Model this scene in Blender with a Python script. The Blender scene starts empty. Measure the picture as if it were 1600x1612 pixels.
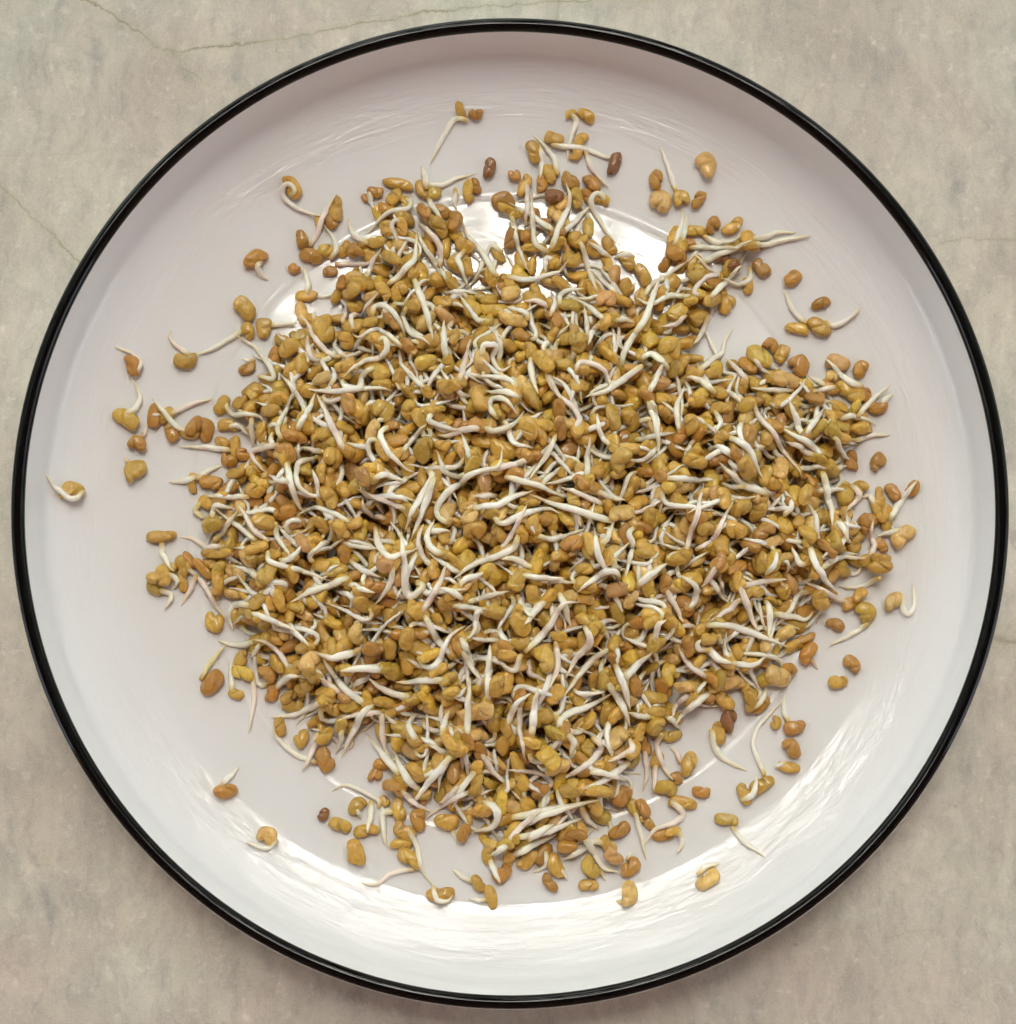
import bpy, math, random
import numpy as np
from mathutils import Vector, Matrix

# ------------------------------------------------------------ camera, sky, sun, exposure
scene = bpy.context.scene
COL = scene.collection
MM = 0.001
TILT, DIST, LENS = math.radians(6.6), 0.578, 81.7
AIM = Vector((-0.0005, -0.0026, 0.024))
cam_d = bpy.data.cameras.new("camera")
cam = bpy.data.objects.new("camera", cam_d)
COL.objects.link(cam)
cam.location = AIM + Vector((0, -math.sin(TILT), math.cos(TILT))) * DIST
cam.rotation_euler = (TILT, 0, 0)
cam_d.lens = LENS
cam_d.sensor_width = 36.0
cam_d.sensor_fit = 'HORIZONTAL'
cam_d.clip_start = 0.02
cam_d.clip_end = 500.0
scene.camera = cam

SUN_EL, SUN_AZ = math.radians(57), math.radians(-3)      # azimuth from +y, negative towards -x
world = bpy.data.worlds.new("World")
scene.world = world
world.use_nodes = True
wn = world.node_tree.nodes
wl = world.node_tree.links
wn.clear()
sky = wn.new('ShaderNodeTexSky')
sky.sky_type = 'NISHITA'
sky.sun_disc = False
sky.sun_elevation = SUN_EL
sky.sun_rotation = SUN_AZ
sky.dust_density = 2.0
sky.air_density = 1.0
sky.ozone_density = 1.0
bg = wn.new('ShaderNodeBackground')
bg.inputs['Strength'].default_value = 0.06
wo = wn.new('ShaderNodeOutputWorld')
hsv = wn.new('ShaderNodeHueSaturation')          # hazy white sky
hsv.inputs['Saturation'].default_value = 0.5
wl.new(sky.outputs[0], hsv.inputs['Color'])
wl.new(hsv.outputs[0], bg.inputs['Color'])
wl.new(bg.outputs[0], wo.inputs['Surface'])

sun_d = bpy.data.lights.new("sun", 'SUN')
sun_d.energy = 1.5
sun_d.angle = math.radians(44)
sun_d.color = (1.0, 0.955, 0.875)
sun = bpy.data.objects.new("sun", sun_d)
sd = Vector((math.sin(SUN_AZ) * math.cos(SUN_EL), math.cos(SUN_AZ) * math.cos(SUN_EL), math.sin(SUN_EL)))
sun.rotation_euler = sd.to_track_quat('Z', 'Y').to_euler()
sun.location = (0, 0, 3)
COL.objects.link(sun)

scene.view_settings.view_transform = 'Standard'
scene.view_settings.look = 'None'
scene.view_settings.exposure = 3.9
scene.view_settings.gamma = 1.0

# ------------------------------------------------------------ helpers
def tag(o, label=None, cat=None, group=None, kind=None):
    if label: o['label'] = label
    if cat: o['category'] = cat
    if group: o['group'] = group
    if kind: o['kind'] = kind
    return o

def mesh_obj(name, verts, faces, mats, parent=None, colors=None, smooth=True, mat_index=None):
    me = bpy.data.meshes.new(name)
    verts = np.asarray(verts, dtype=np.float32)
    if isinstance(faces, np.ndarray):
        nf, k = faces.shape
        me.vertices.add(len(verts))
        me.vertices.foreach_set('co', verts.ravel())
        me.loops.add(nf * k)
        me.loops.foreach_set('vertex_index', faces.astype(np.int32).ravel())
        me.polygons.add(nf)
        me.polygons.foreach_set('loop_start', np.arange(0, nf * k, k, dtype=np.int32))
        me.polygons.foreach_set('loop_total', np.full(nf, k, dtype=np.int32))
        me.update(calc_edges=True)
    else:
        me.from_pydata(verts.tolist(), [], faces)
    if smooth:
        me.polygons.foreach_set('use_smooth', np.ones(len(me.polygons), dtype=bool))
    if colors is not None:
        ca = me.color_attributes.new('Col', 'FLOAT_COLOR', 'POINT')
        c4 = np.ones((len(verts), 4), dtype=np.float32)
        c4[:, :3] = colors
        ca.data.foreach_set('color', c4.ravel())
    for m in mats:
        me.materials.append(m)
    if mat_index is not None:
        me.polygons.foreach_set('material_index', mat_index.astype(np.int32))
    me.validate()
    me.update()
    o = bpy.data.objects.new(name, me)
    COL.objects.link(o)
    if parent is not None:
        o.parent = parent
    return o

class NT:
    def __init__(self, name):
        self.m = bpy.data.materials.new(name)
        self.m.use_nodes = True
        self.n = self.m.node_tree.nodes
        self.l = self.m.node_tree.links
        self.n.clear()
        self.out = self.n.new('ShaderNodeOutputMaterial')
        self.p = self.n.new('ShaderNodeBsdfPrincipled')
        self.l.new(self.p.outputs[0], self.out.inputs[0])
    def put(self, sock, v):
        if isinstance(v, bpy.types.NodeSocket):
            self.l.new(v, sock)
        else:
            sock.default_value = v
    def math(self, op, a, b=None, c=None, clamp=False):
        n = self.n.new('ShaderNodeMath'); n.operation = op; n.use_clamp = clamp
        self.put(n.inputs[0], a)
        if b is not None: self.put(n.inputs[1], b)
        if c is not None: self.put(n.inputs[2], c)
        return n.outputs[0]
    def vmath(self, op, a, b=None, s=None, out=0):
        n = self.n.new('ShaderNodeVectorMath'); n.operation = op
        self.put(n.inputs[0], a)
        if b is not None: self.put(n.inputs[1], b)
        if s is not None: self.put(n.inputs['Scale'], s)
        return n.outputs[out]
    def noise(self, vec, scale, detail=3, rough=0.5, dist=0.0, col=False):
        n = self.n.new('ShaderNodeTexNoise')
        self.put(n.inputs['Vector'], vec)
        n.inputs['Scale'].default_value = scale
        n.inputs['Detail'].default_value = detail
        n.inputs['Roughness'].default_value = rough
        n.inputs['Distortion'].default_value = dist
        return n.outputs['Color' if col else 'Fac']
    def ramp(self, fac, stops):
        n = self.n.new('ShaderNodeValToRGB')
        self.put(n.inputs[0], fac)
        e = n.color_ramp.elements
        while len(e) < len(stops): e.new(0.5)
        for i, (p, c) in enumerate(stops):
            e[i].position = p
            e[i].color = c if isinstance(c, tuple) else (c, c, c, 1)
        return n.outputs[0]
    def mix(self, fac, a, b, mode='MIX'):
        n = self.n.new('ShaderNodeMix'); n.data_type = 'RGBA'; n.blend_type = mode
        self.put(n.inputs[0], fac); self.put(n.inputs[6], a); self.put(n.inputs[7], b)
        return n.outputs[2]
    def obj(self):
        return self.n.new('ShaderNodeTexCoord').outputs['Object']
    def geo(self):
        return self.n.new('ShaderNodeNewGeometry').outputs['Position']
    def bump(self, h, strength, dist):
        n = self.n.new('ShaderNodeBump')
        n.inputs['Strength'].default_value = strength
        n.inputs['Distance'].default_value = dist
        self.put(n.inputs['Height'], h)
        self.l.new(n.outputs[0], self.p.inputs['Normal'])
        return n

# px of the photograph (1600 wide) -> point on the horizontal plane at height z (mm)
CL = cam.location.copy()
FPX = LENS / 36.0 * 1600
def px2w(x, y, z):
    dx, dy = (x - 800) / FPX, -(y - 806) / FPX
    d = Vector((dx, dy * math.cos(TILT) + math.sin(TILT), dy * math.sin(TILT) - math.cos(TILT)))
    t = (z * MM - CL.z) / d.z
    return (CL.x + d.x * t) * 1000, (CL.y + d.y * t) * 1000

# ------------------------------------------------------------ materials
def m_table():
    t = NT('pale_marble')
    P = t.geo()
    warp = t.vmath('SCALE', t.vmath('SUBTRACT', t.noise(P, 55, 4, 0.6, col=True), (0.5, 0.5, 0.5)), s=0.010)
    Q = t.vmath('ADD', P, warp)
    big = t.noise(Q, 13, 5, 0.55)
    base = t.ramp(big, [(0.34, (0.44, 0.38, 0.30, 1)), (0.45, (0.57, 0.51, 0.41, 1)), (0.55, (0.57, 0.55, 0.445, 1)), (0.66, (0.70, 0.66, 0.56, 1))])
    pink = t.noise(t.vmath('ADD', Q, (3.1, 1.7, 0)), 17, 4, 0.6)
    base = t.mix(t.math('MULTIPLY', t.ramp(pink, [(0.46, 0.0), (0.66, 1.0)]), 0.5), base, (0.54, 0.44, 0.375, 1))
    gre = t.noise(t.vmath('ADD', Q, (7.1, 5.7, 0)), 22, 4, 0.6)
    base = t.mix(t.math('MULTIPLY', t.ramp(gre, [(0.5, 0.0), (0.7, 1.0)]), 0.45), base, (0.47, 0.49, 0.41, 1))
    # grey translucent crystals: vertical smudges
    S = t.vmath('MULTIPLY', Q, (1.0, 0.45, 1.0))
    gr = t.noise(S, 120, 3, 0.6)
    base = t.mix(t.math('MULTIPLY', t.ramp(gr, [(0.57, 0.0), (0.74, 1.0)]), 0.7), base, (0.32, 0.30, 0.26, 1))
    sm = t.noise(t.vmath('ADD', S, (2, 9, 0)), 60, 5, 0.7)
    base = t.mix(t.math('MULTIPLY', t.ramp(sm, [(0.35, 0.0), (0.7, 1.0)]), 0.5), base, (0.34, 0.31, 0.265, 1))
    wh = t.noise(t.vmath('ADD', Q, (5, 2, 0)), 260, 3, 0.6)
    base = t.mix(t.math('MULTIPLY', t.ramp(wh, [(0.6, 0.0), (0.72, 1.0)]), 0.42), base, (0.76, 0.72, 0.65, 1))
    md = t.noise(t.vmath('ADD', S, (11, 3, 0)), 210, 7, 0.78)
    base = t.mix(1.0, base, t.ramp(md, [(0.3, 0.78), (0.5, 1.08), (0.7, 1.25)]), 'MULTIPLY')
    for sc_, am in ((95, 0.07), (230, 0.07)):
        vv = t.n.new('ShaderNodeTexVoronoi'); vv.inputs['Scale'].default_value = sc_
        t.l.new(t.vmath('ADD', S, t.vmath('SCALE', t.noise(P, sc_ * 3, 3, 0.6, col=True), s=0.006)), vv.inputs['Vector'])
        cell = t.vmath('DOT_PRODUCT', vv.outputs['Color'], (0.5, 0.5, 0), out=1)
        base = t.mix(1.0, base, t.ramp(cell, [(0.1, (1 - am, 1 - am, 1 - am, 1)), (0.5, (1.0, 1.0, 0.99, 1)), (0.9, (1 + am * .6, 1 + am * .6, 1 + am * .55, 1))]), 'MULTIPLY')
    # faint pale scratches
    v = t.n.new('ShaderNodeTexVoronoi'); v.feature = 'DISTANCE_TO_EDGE'; v.inputs['Scale'].default_value = 24
    t.l.new(Q, v.inputs['Vector'])
    sc = t.math('MULTIPLY', t.ramp(v.outputs['Distance'], [(0.0, 1.0), (0.012, 0.0)]), t.ramp(big, [(0.45, 0.0), (0.7, 0.5)]))
    base = t.mix(sc, base, (0.66, 0.60, 0.50, 1))
    # ochre veins where the photograph has them
    veins = [
        ([(120, -10), (190, 30), (228, 55), (240, 70), (272, 82), (345, 73), (440, 62), (560, 38), (690, 16), (780, 10), (860, 2), (1000, -4), (1250, -12)], 1.0, 0.00045),
        ([(272, 82), (290, 105), (320, 130), (350, 138), (380, 136), (410, 150)], 0.45, 0.0004),
        ([(0, 290), (60, 350), (85, 372), (110, 400), (150, 430)], 0.8, 0.0005),
        ([(436, 60), (438, 95)], 0.5, 0.0006),
        ([(880, 0), (876, 30)], 0.5, 0.0008),
        ([(0, 245), (90, 241), (190, 236), (260, 250)], 0.25, 0.0003),
        ([(1480, 382), (1540, 375), (1600, 378)], 0.4, 0.0006),
        ([(1560, 1002), (1600, 1010)], 0.9, 0.0012),
        ([(1395, 1478), (1430, 1470), (1470, 1462)], 0.3, 0.0003),
        ([(60, 1478), (72, 1492), (76, 1500)], 0.5, 0.0003),
    ]
    for n_s in (0,):
        jit = t.vmath('SCALE', t.vmath('SUBTRACT', t.noise(P, 220, 4, 0.7, col=True), (0.5, 0.5, 0.5)), s=0.004)
        VP = t.vmath('ADD', P, jit)
        VP = t.vmath('MULTIPLY', VP, (1, 1, 0))
    brk = t.ramp(t.noise(P, 75, 2, 0.5), [(0.35, 0.25), (0.6, 1.0)])
    for pts, stg, wd in veins:
        dmin = None
        for a, b in zip(pts[:-1], pts[1:]):
            ax, ay = px2w(a[0], a[1], 0); bx, by = px2w(b[0], b[1], 0)
            A = (ax * MM, ay * MM, 0); BA = ((bx - ax) * MM, (by - ay) * MM, 0)
            l2 = BA[0] ** 2 + BA[1] ** 2
            pa = t.vmath('SUBTRACT', VP, A)
            h = t.math('MULTIPLY', t.vmath('DOT_PRODUCT', pa, BA, out=1), 1.0 / l2, clamp=True)
            d = t.vmath('LENGTH', t.vmath('SUBTRACT', pa, t.vmath('SCALE', BA, s=h)), out=1)
            dmin = d if dmin is None else t.math('MINIMUM', dmin, d)
        core = t.math('SUBTRACT', 1.0, t.math('DIVIDE', dmin, wd, clamp=True))
        halo = t.math('SUBTRACT', 1.0, t.math('DIVIDE', dmin, wd * 6, clamp=True))
        base = t.mix(t.math('MULTIPLY', t.math('MULTIPLY', halo, halo), 0.42 * stg), base, (0.42, 0.39, 0.20, 1))
        base = t.mix(t.math('MULTIPLY', t.math('MULTIPLY', core, brk), 0.85 * stg), base, (0.20, 0.17, 0.075, 1))
    # dark specks
    vs = t.n.new('ShaderNodeTexVoronoi'); vs.inputs['Scale'].default_value = 95
    t.l.new(VP, vs.inputs['Vector'])
    spk = t.math('MULTIPLY', t.ramp(vs.outputs['Distance'], [(0.03, 1.0), (0.07, 0.0)]),
                 t.ramp(t.vmath('DOT_PRODUCT', vs.outputs['Color'], (1, 0, 0), out=1), [(0.86, 0.0), (0.9, 1.0)]))
    base = t.mix(t.math('MULTIPLY', spk, 0.75), base, (0.12, 0.11, 0.09, 1))
    # fine grain
    fg = t.noise(P, 2600, 2, 0.8)
    base = t.mix(0.2, base, t.ramp(fg, [(0.3, 0.22), (0.7, 0.8)]))
    t.l.new(base, t.p.inputs['Base Color'])
    rg = t.ramp(t.noise(P, 90, 3, 0.6), [(0.3, 0.42), (0.7, 0.58)])
    t.l.new(rg, t.p.inputs['Roughness'])
    t.p.inputs['Specular IOR Level'].default_value = 0.225
    t.bump(t.noise(P, 700, 4, 0.6), 0.12, 0.0004)
    return t.m

def m_glaze():
    t = NT('white_glaze')
    P = t.obj()
    sp = t.n.new('ShaderNodeSeparateXYZ'); t.l.new(P, sp.inputs[0])
    r = t.math('SQRT', t.math('ADD', t.math('MULTIPLY', sp.outputs[0], sp.outputs[0]), t.math('MULTIPLY', sp.outputs[1], sp.outputs[1])))
    ux = t.math('DIVIDE', sp.outputs[0], r); uy = t.math('DIVIDE', sp.outputs[1], r)
    def polar(kr, kt, off):                     # streaks that run round the plate, without a seam
        cv = t.n.new('ShaderNodeCombineXYZ')
        t.l.new(t.math('MULTIPLY', ux, kt), cv.inputs[0])
        t.l.new(t.math('MULTIPLY', uy, kt), cv.inputs[1])
        t.l.new(t.math('MULTIPLY_ADD', r, kr, off), cv.inputs[2])
        return cv.outputs[0]
    rip = t.noise(polar(480.0, 7.0, 0.0), 1.0, 3, 0.55, 0.6)
    rip2 = t.noise(polar(1100.0, 16.0, 4.0), 1.0, 2, 0.5, 0.4)
    h = t.math('ADD', rip, t.math('MULTIPLY', rip2, 0.22))
    zone = t.ramp(t.math('MULTIPLY', r, 5.0), [(0.30, 0.05), (0.505, 0.05), (0.535, 1.0), (0.62, 0.15)])
    h = t.math('MULTIPLY', h, zone)
    t.bump(h, 1.0, RIPPLE)
    soft = t.noise(P, 18, 3, 0.5)
    t.l.new(t.mix(soft, (0.77, 0.757, 0.757, 1), (0.765, 0.768, 0.768, 1)), t.p.inputs['Base Color'])
    t.p.inputs['Roughness'].default_value = 0.045
    t.p.inputs['IOR'].default_value = 1.5
    t.p.inputs['Specular IOR Level'].default_value = 0.34
    return t.m
RIPPLE = 0.0004

def m_black():
    t = NT('black_enamel')
    P = t.obj()
    t.p.inputs['Base Color'].default_value = (0.002, 0.002, 0.0022, 1)
    t.p.inputs['Roughness'].default_value = 0.05
    t.p.inputs['Specular IOR Level'].default_value = 0.22
    return t.m

def m_seed():
    t = NT('seed_coat')
    P = t.obj()
    at = t.n.new('ShaderNodeAttribute'); at.attribute_name = 'Col'
    n1 = t.noise(P, 620, 4, 0.65)
    n2 = t.noise(P, 1900, 3, 0.7)
    c = t.mix(t.math('MULTIPLY', t.ramp(n1, [(0.42, 0.0), (0.72, 1.0)]), 0.5), at.outputs['Color'], (0.30, 0.14, 0.028, 1))
    c = t.mix(t.math('MULTIPLY', t.ramp(n2, [(0.5, 0.0), (0.8, 1.0)]), 0.25), c, (0.70, 0.50, 0.24, 1))
    t.l.new(c, t.p.inputs['Base Color'])
    t.p.inputs['Roughness'].default_value = 0.42
    t.p.inputs['Subsurface Weight'].default_value = 0.22
    t.p.inputs['Subsurface Radius'].default_value = (1.0, 0.5, 0.18)
    t.p.inputs['Subsurface Scale'].default_value = 0.0011
    t.p.inputs['Coat Weight'].default_value = 0.5
    t.p.inputs['Coat Roughness'].default_value = 0.15
    t.bump(t.math('ADD', n1, t.math('MULTIPLY', n2, 0.4)), 0.8, 0.0004)
    return t.m

def m_root():
    t = NT('white_root')
    P = t.obj()
    at = t.n.new('ShaderNodeAttribute'); at.attribute_name = 'Col'
    n1 = t.noise(P, 700, 3, 0.6)
    c = t.mix(t.math('MULTIPLY', t.ramp(n1, [(0.5, 0.0), (0.8, 1.0)]), 0.25), at.outputs['Color'], (0.70, 0.60, 0.38, 1))
    t.l.new(c, t.p.inputs['Base Color'])
    t.p.inputs['Roughness'].default_value = 0.32
    t.p.inputs['Coat Weight'].default_value = 0.35
    t.p.inputs['Coat Roughness'].default_value = 0.12
    t.p.inputs['Subsurface Weight'].default_value = 0.4
    t.p.inputs['Subsurface Radius'].default_value = (1.0, 0.75, 0.45)
    t.p.inputs['Subsurface Scale'].default_value = 0.0012
    t.bump(n1, 0.3, 0.0003)
    return t.m

def simple(name, col, rough=0.7):
    t = NT(name)
    n = t.noise(t.geo(), 6, 4, 0.6)
    d = tuple(c * 0.7 for c in col) + (1,)
    t.l.new(t.mix(n, d, tuple(col) + (1,)), t.p.inputs['Base Color'])
    t.p.inputs['Roughness'].default_value = rough
    return t.m

M_TABLE, M_GLAZE, M_BLACK, M_SEED, M_ROOT = m_table(), m_glaze(), m_black(), m_seed(), m_root()

# ------------------------------------------------------------ table top (a slab of stone)
def box(x0, x1, y0, y1, z0, z1):
    v = [(x, y, z) for z in (z0, z1) for y in (y0, y1) for x in (x0, x1)]
    f = [(0, 2, 3, 1), (4, 5, 7, 6), (0, 1, 5, 4), (2, 6, 7, 3), (0, 4, 6, 2), (1, 3, 7, 5)]
    return v, f
v, f = box(-0.6, 0.6, -0.35, 0.6, -0.03, 0.0)
tb = mesh_obj('stone_tabletop', v, f, [M_TABLE], smooth=False)
tag(tb, 'pale beige and green mottled marble surface with ochre veins under the plate', kind='structure')

# unseen wall added to block sky and bounce pink; tree mirrored in the glaze
v, f = box(-3.5, 3.5, -1.75, -1.55, -0.75, 2.9)
hw = mesh_obj('added_wall', v, f, [simple('added_wall_pink', (0.48, 0.27, 0.21))], smooth=False)
tag(hw, 'unseen terracotta coloured wall added behind the table to block sky and bounce pink', kind='structure')
v, f = box(-12, 12, -1.5, 16, -0.80, -0.75)
gr = mesh_obj('ground', v, f, [simple('terrace_paving', (0.42, 0.30, 0.25))], smooth=False)
tag(gr, 'warm terrace paving the table stands on', kind='structure')

v, f = box(-3.5, 3.5, -1.75, 0.50, 2.55, 2.65)  # unseen roof, added to cut overhead light and darken the glaze reflections
pr = mesh_obj('added_roof', v, f, [simple('added_roof_warm', (0.40, 0.26, 0.22))], smooth=False)
tag(pr, 'unseen warm brown roof added above the table to shape the light', kind='structure')

# ------------------------------------------------------------ plate
PROF_IN = [(0, 4.0), (30, 4.0), (60, 4.0), (80, 4.02), (82.6, 4.05), (83.4, 4.22), (84.4, 4.30), (92, 4.80), (98, 5.25), (103, 5.85),
           (108, 6.8), (112, 7.8), (115.5, 9.2), (118.0, 10.7), (119.3, 12.2), (120.0, 14.0), (120.8, 17.0), (121.5, 20.0), (122.0, 22.6)]
def zplate(r):
    return np.interp(r, [p[0] for p in PROF_IN], [p[1] for p in PROF_IN])
RIM_R, RIM_Z, RIM_T = 123.4, 24.0, 1.75
def smooth_prof(pts, n=4):
    out = []
    P = [np.array(p, float) for p in pts]
    P = [2 * P[0] - P[1]] + P + [2 * P[-1] - P[-2]]
    for i in range(1, len(P) - 2):
        for k in range(n):
            s = k / n
            a, b, c, d = P[i - 1], P[i], P[i + 1], P[i + 2]
            # centripetal-ish (linear blend keeps it calm)
            q = 0.5 * ((2 * b) + (-a + c) * s + (2 * a - 5 * b + 4 * c - d) * s * s + (-a + 3 * b - 3 * c + d) * s ** 3)
            out.append(q)
    out.append(P[-2])
    return np.array(out)
def lathe(prof, seg, closed=False):
    th = np.linspace(0, 2 * np.pi, seg, endpoint=False)
    n = len(prof)
    v = np.zeros((n, seg, 3))
    v[:, :, 0] = prof[:, 0:1] * np.cos(th)
    v[:, :, 1] = prof[:, 0:1] * np.sin(th)
    v[:, :, 2] = prof[:, 1:2]
    idx = np.arange(n * seg).reshape(n, seg)
    rows = range(n if closed else n - 1)
    fs = []
    for i in rows:
        a = idx[i]; b = idx[(i + 1) % n]
        fs.append(np.stack([a, np.roll(a, -1), np.roll(b, -1), b], 1))
    return v.reshape(-1, 3) * MM, np.concatenate(fs)
plate = bpy.data.objects.new('plate', None)
COL.objects.link(plate)
tag(plate, 'large round white glazed plate with upturned black rim holding the sprouts', 'plate')
flat = [(0.2, 4.0), (30, 4.0), (60, 4.0), (78, 4.0), (82.0, 4.02), (82.7, 4.08), (83.3, 4.20), (84.0, 4.25), (85.2, 4.30), (92, 4.80), (98, 5.25)]
curve = [(98, 5.25), (103, 5.85), (108, 6.8), (112, 7.8), (115.5, 9.2), (117.6, 10.4), (118.7, 11.4), (119.4, 12.6), (120.0, 14.6), (120.8, 17.6), (121.5, 20.6), (122.0, 23.0)]
inner = np.concatenate([smooth_prof(flat, 3)[:-1], smooth_prof(curve, 6)])
outer = smooth_prof([(122.0, 23.0), (122.6, 24.7), (123.6, 24.9), (124.7, 24.6), (125.15, 23.9), (125.1, 22.6), (124.4, 20), (123.2, 15), (120, 9), (113, 5.2), (100, 3.4), (86, 2.9), (83.4, 1.8), (82.8, 0.35), (81, 0.02), (79, 0.3), (78, 1.9), (70, 2.2), (0.2, 2.2)], 4)
prof = np.concatenate([inner, outer[1:]])
v, f = lathe(prof, 256)
mesh_obj('body', v, f, [M_GLAZE], plate)
# black glazed band: wraps the lip from the inner side over the top and down to just short of the outer equator
th = np.linspace(math.radians(198), math.radians(28), 16)
ring = np.stack([RIM_R + RIM_T * np.cos(th), RIM_Z + RIM_T * np.sin(th)], 1)
ring = np.concatenate([[[122.6, 22.7]], ring, [[124.4, 24.3]]])
v, f = lathe(ring[::-1], 256, True)
mesh_obj('rim_band', v, f, [M_BLACK], plate)

# ------------------------------------------------------------ sprout geometry
rng = np.random.default_rng(11)
COLS = {'g': (.625, .378, .058), 't': (.76, .50, .16), 'o': (.57, .375, .055), 'y': (.72, .47, .06), 'b': (.50, .245, .036), 'd': (.24, .09, .022), 'p': (.60, .34, .115)}
_grid = {}
def sph(nu, nv):
    if (nu, nv) in _grid: return _grid[(nu, nv)]
    ph = np.linspace(0, np.pi, nu + 1)[1:-1]
    th = np.linspace(0, 2 * np.pi, nv, endpoint=False)
    X = np.repeat(np.cos(ph)[:, None], nv, 1)
    Y = np.sin(ph)[:, None] * np.cos(th)[None]
    Z = np.sin(ph)[:, None] * np.sin(th)[None]
    n = np.stack([X, Y, Z], -1).reshape(-1, 3)
    n = np.concatenate([n, [[1, 0, 0], [-1, 0, 0]]])
    m = nu - 1
    idx = np.arange(m * nv).reshape(m, nv)
    f = []
    for i in range(m - 1):
        a, b = idx[i], idx[i + 1]
        f.append(np.stack([a, b, np.roll(b, -1), np.roll(a, -1)], 1))
    quads = np.concatenate(f)
    a = idx[0]; cap1 = np.stack([np.full(nv, m * nv), a, np.roll(a, -1), np.roll(a, -1)], 1)
    b = idx[-1]; cap2 = np.stack([np.full(nv, m * nv + 1), np.roll(b, -1), b, b], 1)
    _grid[(nu, nv)] = (n, quads, cap1[:, :3], cap2[:, :3])
    return _grid[(nu, nv)]

def seed_geo(L, W, T, col, lo=False, rng=rng):
    """a swollen fenugreek seed: rounded rhombic prism, oblique groove, notch on one long side"""
    nu, nv = (20, 14) if lo else (40, 24)
    n, quads, c1, c2 = sph(nu, nv)
    e = rng.uniform(2.4, 3.3)
    rad = 1 / (np.abs(n) ** e).sum(1) ** (1 / e)
    p = n * rad[:, None]
    for _ in range(4):                                    # flattened facets
        q = rng.normal(size=3) * (1.0, 1.0, 1.3); q /= np.linalg.norm(q)
        over = np.maximum(0, p @ q - rng.uniform(0.70, 0.88))
        over = over * over / (over + 0.10)
        p = p - (over * 0.8)[:, None] * q
    x, y, z = p[:, 0].copy(), p[:, 1].copy(), p[:, 2].copy()
    ar = W / L
    notch = rng.uniform(0.04, 0.30) + (0.18 if ar > 0.75 else 0)
    x0 = rng.uniform(-0.3, 0.3); sl = rng.choice([-1, 1]) * rng.uniform(0.35, 0.95)
    depth = rng.uniform(0.35, 0.68)
    # groove line from the notch (x0,-1) into the face
    t_ = np.clip((y + 1) / 1.25, 0, 1)
    gx = x0 + sl * t_ * 0.8
    g = np.exp(-((x - gx) / (0.11 if lo else 0.085)) ** 2) * np.clip(1.15 - (y + 1) / 1.5, 0, 1)
    side = np.exp(-((x - x0) / 0.2) ** 2) * np.clip(-y, 0, 1) ** 1.5
    tp = rng.uniform(-0.2, 0.2)
    y = y * (1 + tp * x) * (1 - 0)
    y = y + notch * side
    z = z * (1 - depth * g) * (1 - 0.12 * tp * x)
    x = x + rng.uniform(-0.25, 0.25) * y * 0.8           # shear -> rhombic
    y = y - rng.uniform(0.0, 0.28) * (x * x - 0.33)       # kidney bend
    ph = rng.uniform(0, 6.3, 6); k = rng.uniform(1.5, 4.0, 6)
    lump = 1 + 0.045 * (np.sin(k[0] * x * 2 + ph[0]) * np.sin(k[1] * y * 2 + ph[1]) + np.sin(k[2] * z * 2 + k[3] * x + ph[2]))
    # one lobe fatter
    lump = lump * (1 + 0.08 * np.tanh((x - gx) * 3) * rng.choice([-1, 1]))
    v = np.stack([x * L / 2, y * W / 2, z * T / 2 * lump], 1)
    c = np.array(COLS[col]) * rng.uniform(0.86, 1.14) * rng.uniform(0.96, 1.04, 3)
    C = np.repeat(c[None], len(v), 0)
    tone = 0.5 + 0.5 * np.tanh((x - gx) * 4 * rng.choice([-1, 1]))
    C = C * (1 + 0.10 * (tone[:, None] - 0.5))
    if rng.random() < 0.16:                               # dark hilum scar
        hs = np.exp(-(((x - x0) / 0.13) ** 2 + ((y + 0.75) / 0.22) ** 2))
        C = C * (1 - 0.75 * hs[:, None])
    C = C * (1 - 0.35 * np.clip(g, 0, 1)[:, None] * (rng.random() < 0.6))   # groove shade painted into the colour so it reads in soft light
    return v, (quads, c1, c2), C

def rot(ang, tx, ty, roll):
    ca, sa = math.cos(ang), math.sin(ang)
    Rz = np.array([[ca, -sa, 0], [sa, ca, 0], [0, 0, 1]])
    cr, sr = math.cos(roll), math.sin(roll)
    Rx = np.array([[1, 0, 0], [0, cr, -sr], [0, sr, cr]])
    cp, sp_ = math.cos(tx), math.sin(tx)
    Ry = np.array([[cp, 0, sp_], [0, 1, 0], [-sp_, 0, cp]])
    return Rz @ Ry @ Rx

def tube_geo(P, R, seg, C):
    P = np.asarray(P)
    n = len(P)
    T = np.gradient(P, axis=0); T /= np.linalg.norm(T, axis=1)[:, None] + 1e-9
    r0 = R[0]
    P = np.concatenate([[P[0] - T[0] * r0 * 0.85, P[0] - T[0] * r0 * 0.7, P[0] - T[0] * r0 * 0.35], P])
    R = np.concatenate([[r0 * 0.05, r0 * 0.55, r0 * 0.9], R]); T = np.concatenate([[T[0]] * 3, T]); C = np.concatenate([[C[0]] * 3, C]); n = len(P)
    up = np.array([0.13, 0.07, 1.0]); N = np.zeros_like(P)
    u = np.cross(T[0], up); u /= np.linalg.norm(u) + 1e-9
    for i in range(n):
        u = u - T[i] * (u @ T[i]); u /= np.linalg.norm(u) + 1e-9
        N[i] = u
    B = np.cross(T, N)
    th = np.linspace(0, 2 * np.pi, seg, endpoint=False)
    V = P[:, None] + R[:, None, None] * (np.cos(th)[None, :, None] * N[:, None] + np.sin(th)[None, :, None] * B[:, None])
    idx = np.arange(n * seg).reshape(n, seg)
    fs = []
    for i in range(n - 1):
        a, b = idx[i], idx[i + 1]
        fs.append(np.stack([a, np.roll(a, -1), np.roll(b, -1), b], 1))
    return V.reshape(-1, 3), np.concatenate(fs), np.repeat(C, seg, 0)

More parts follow.
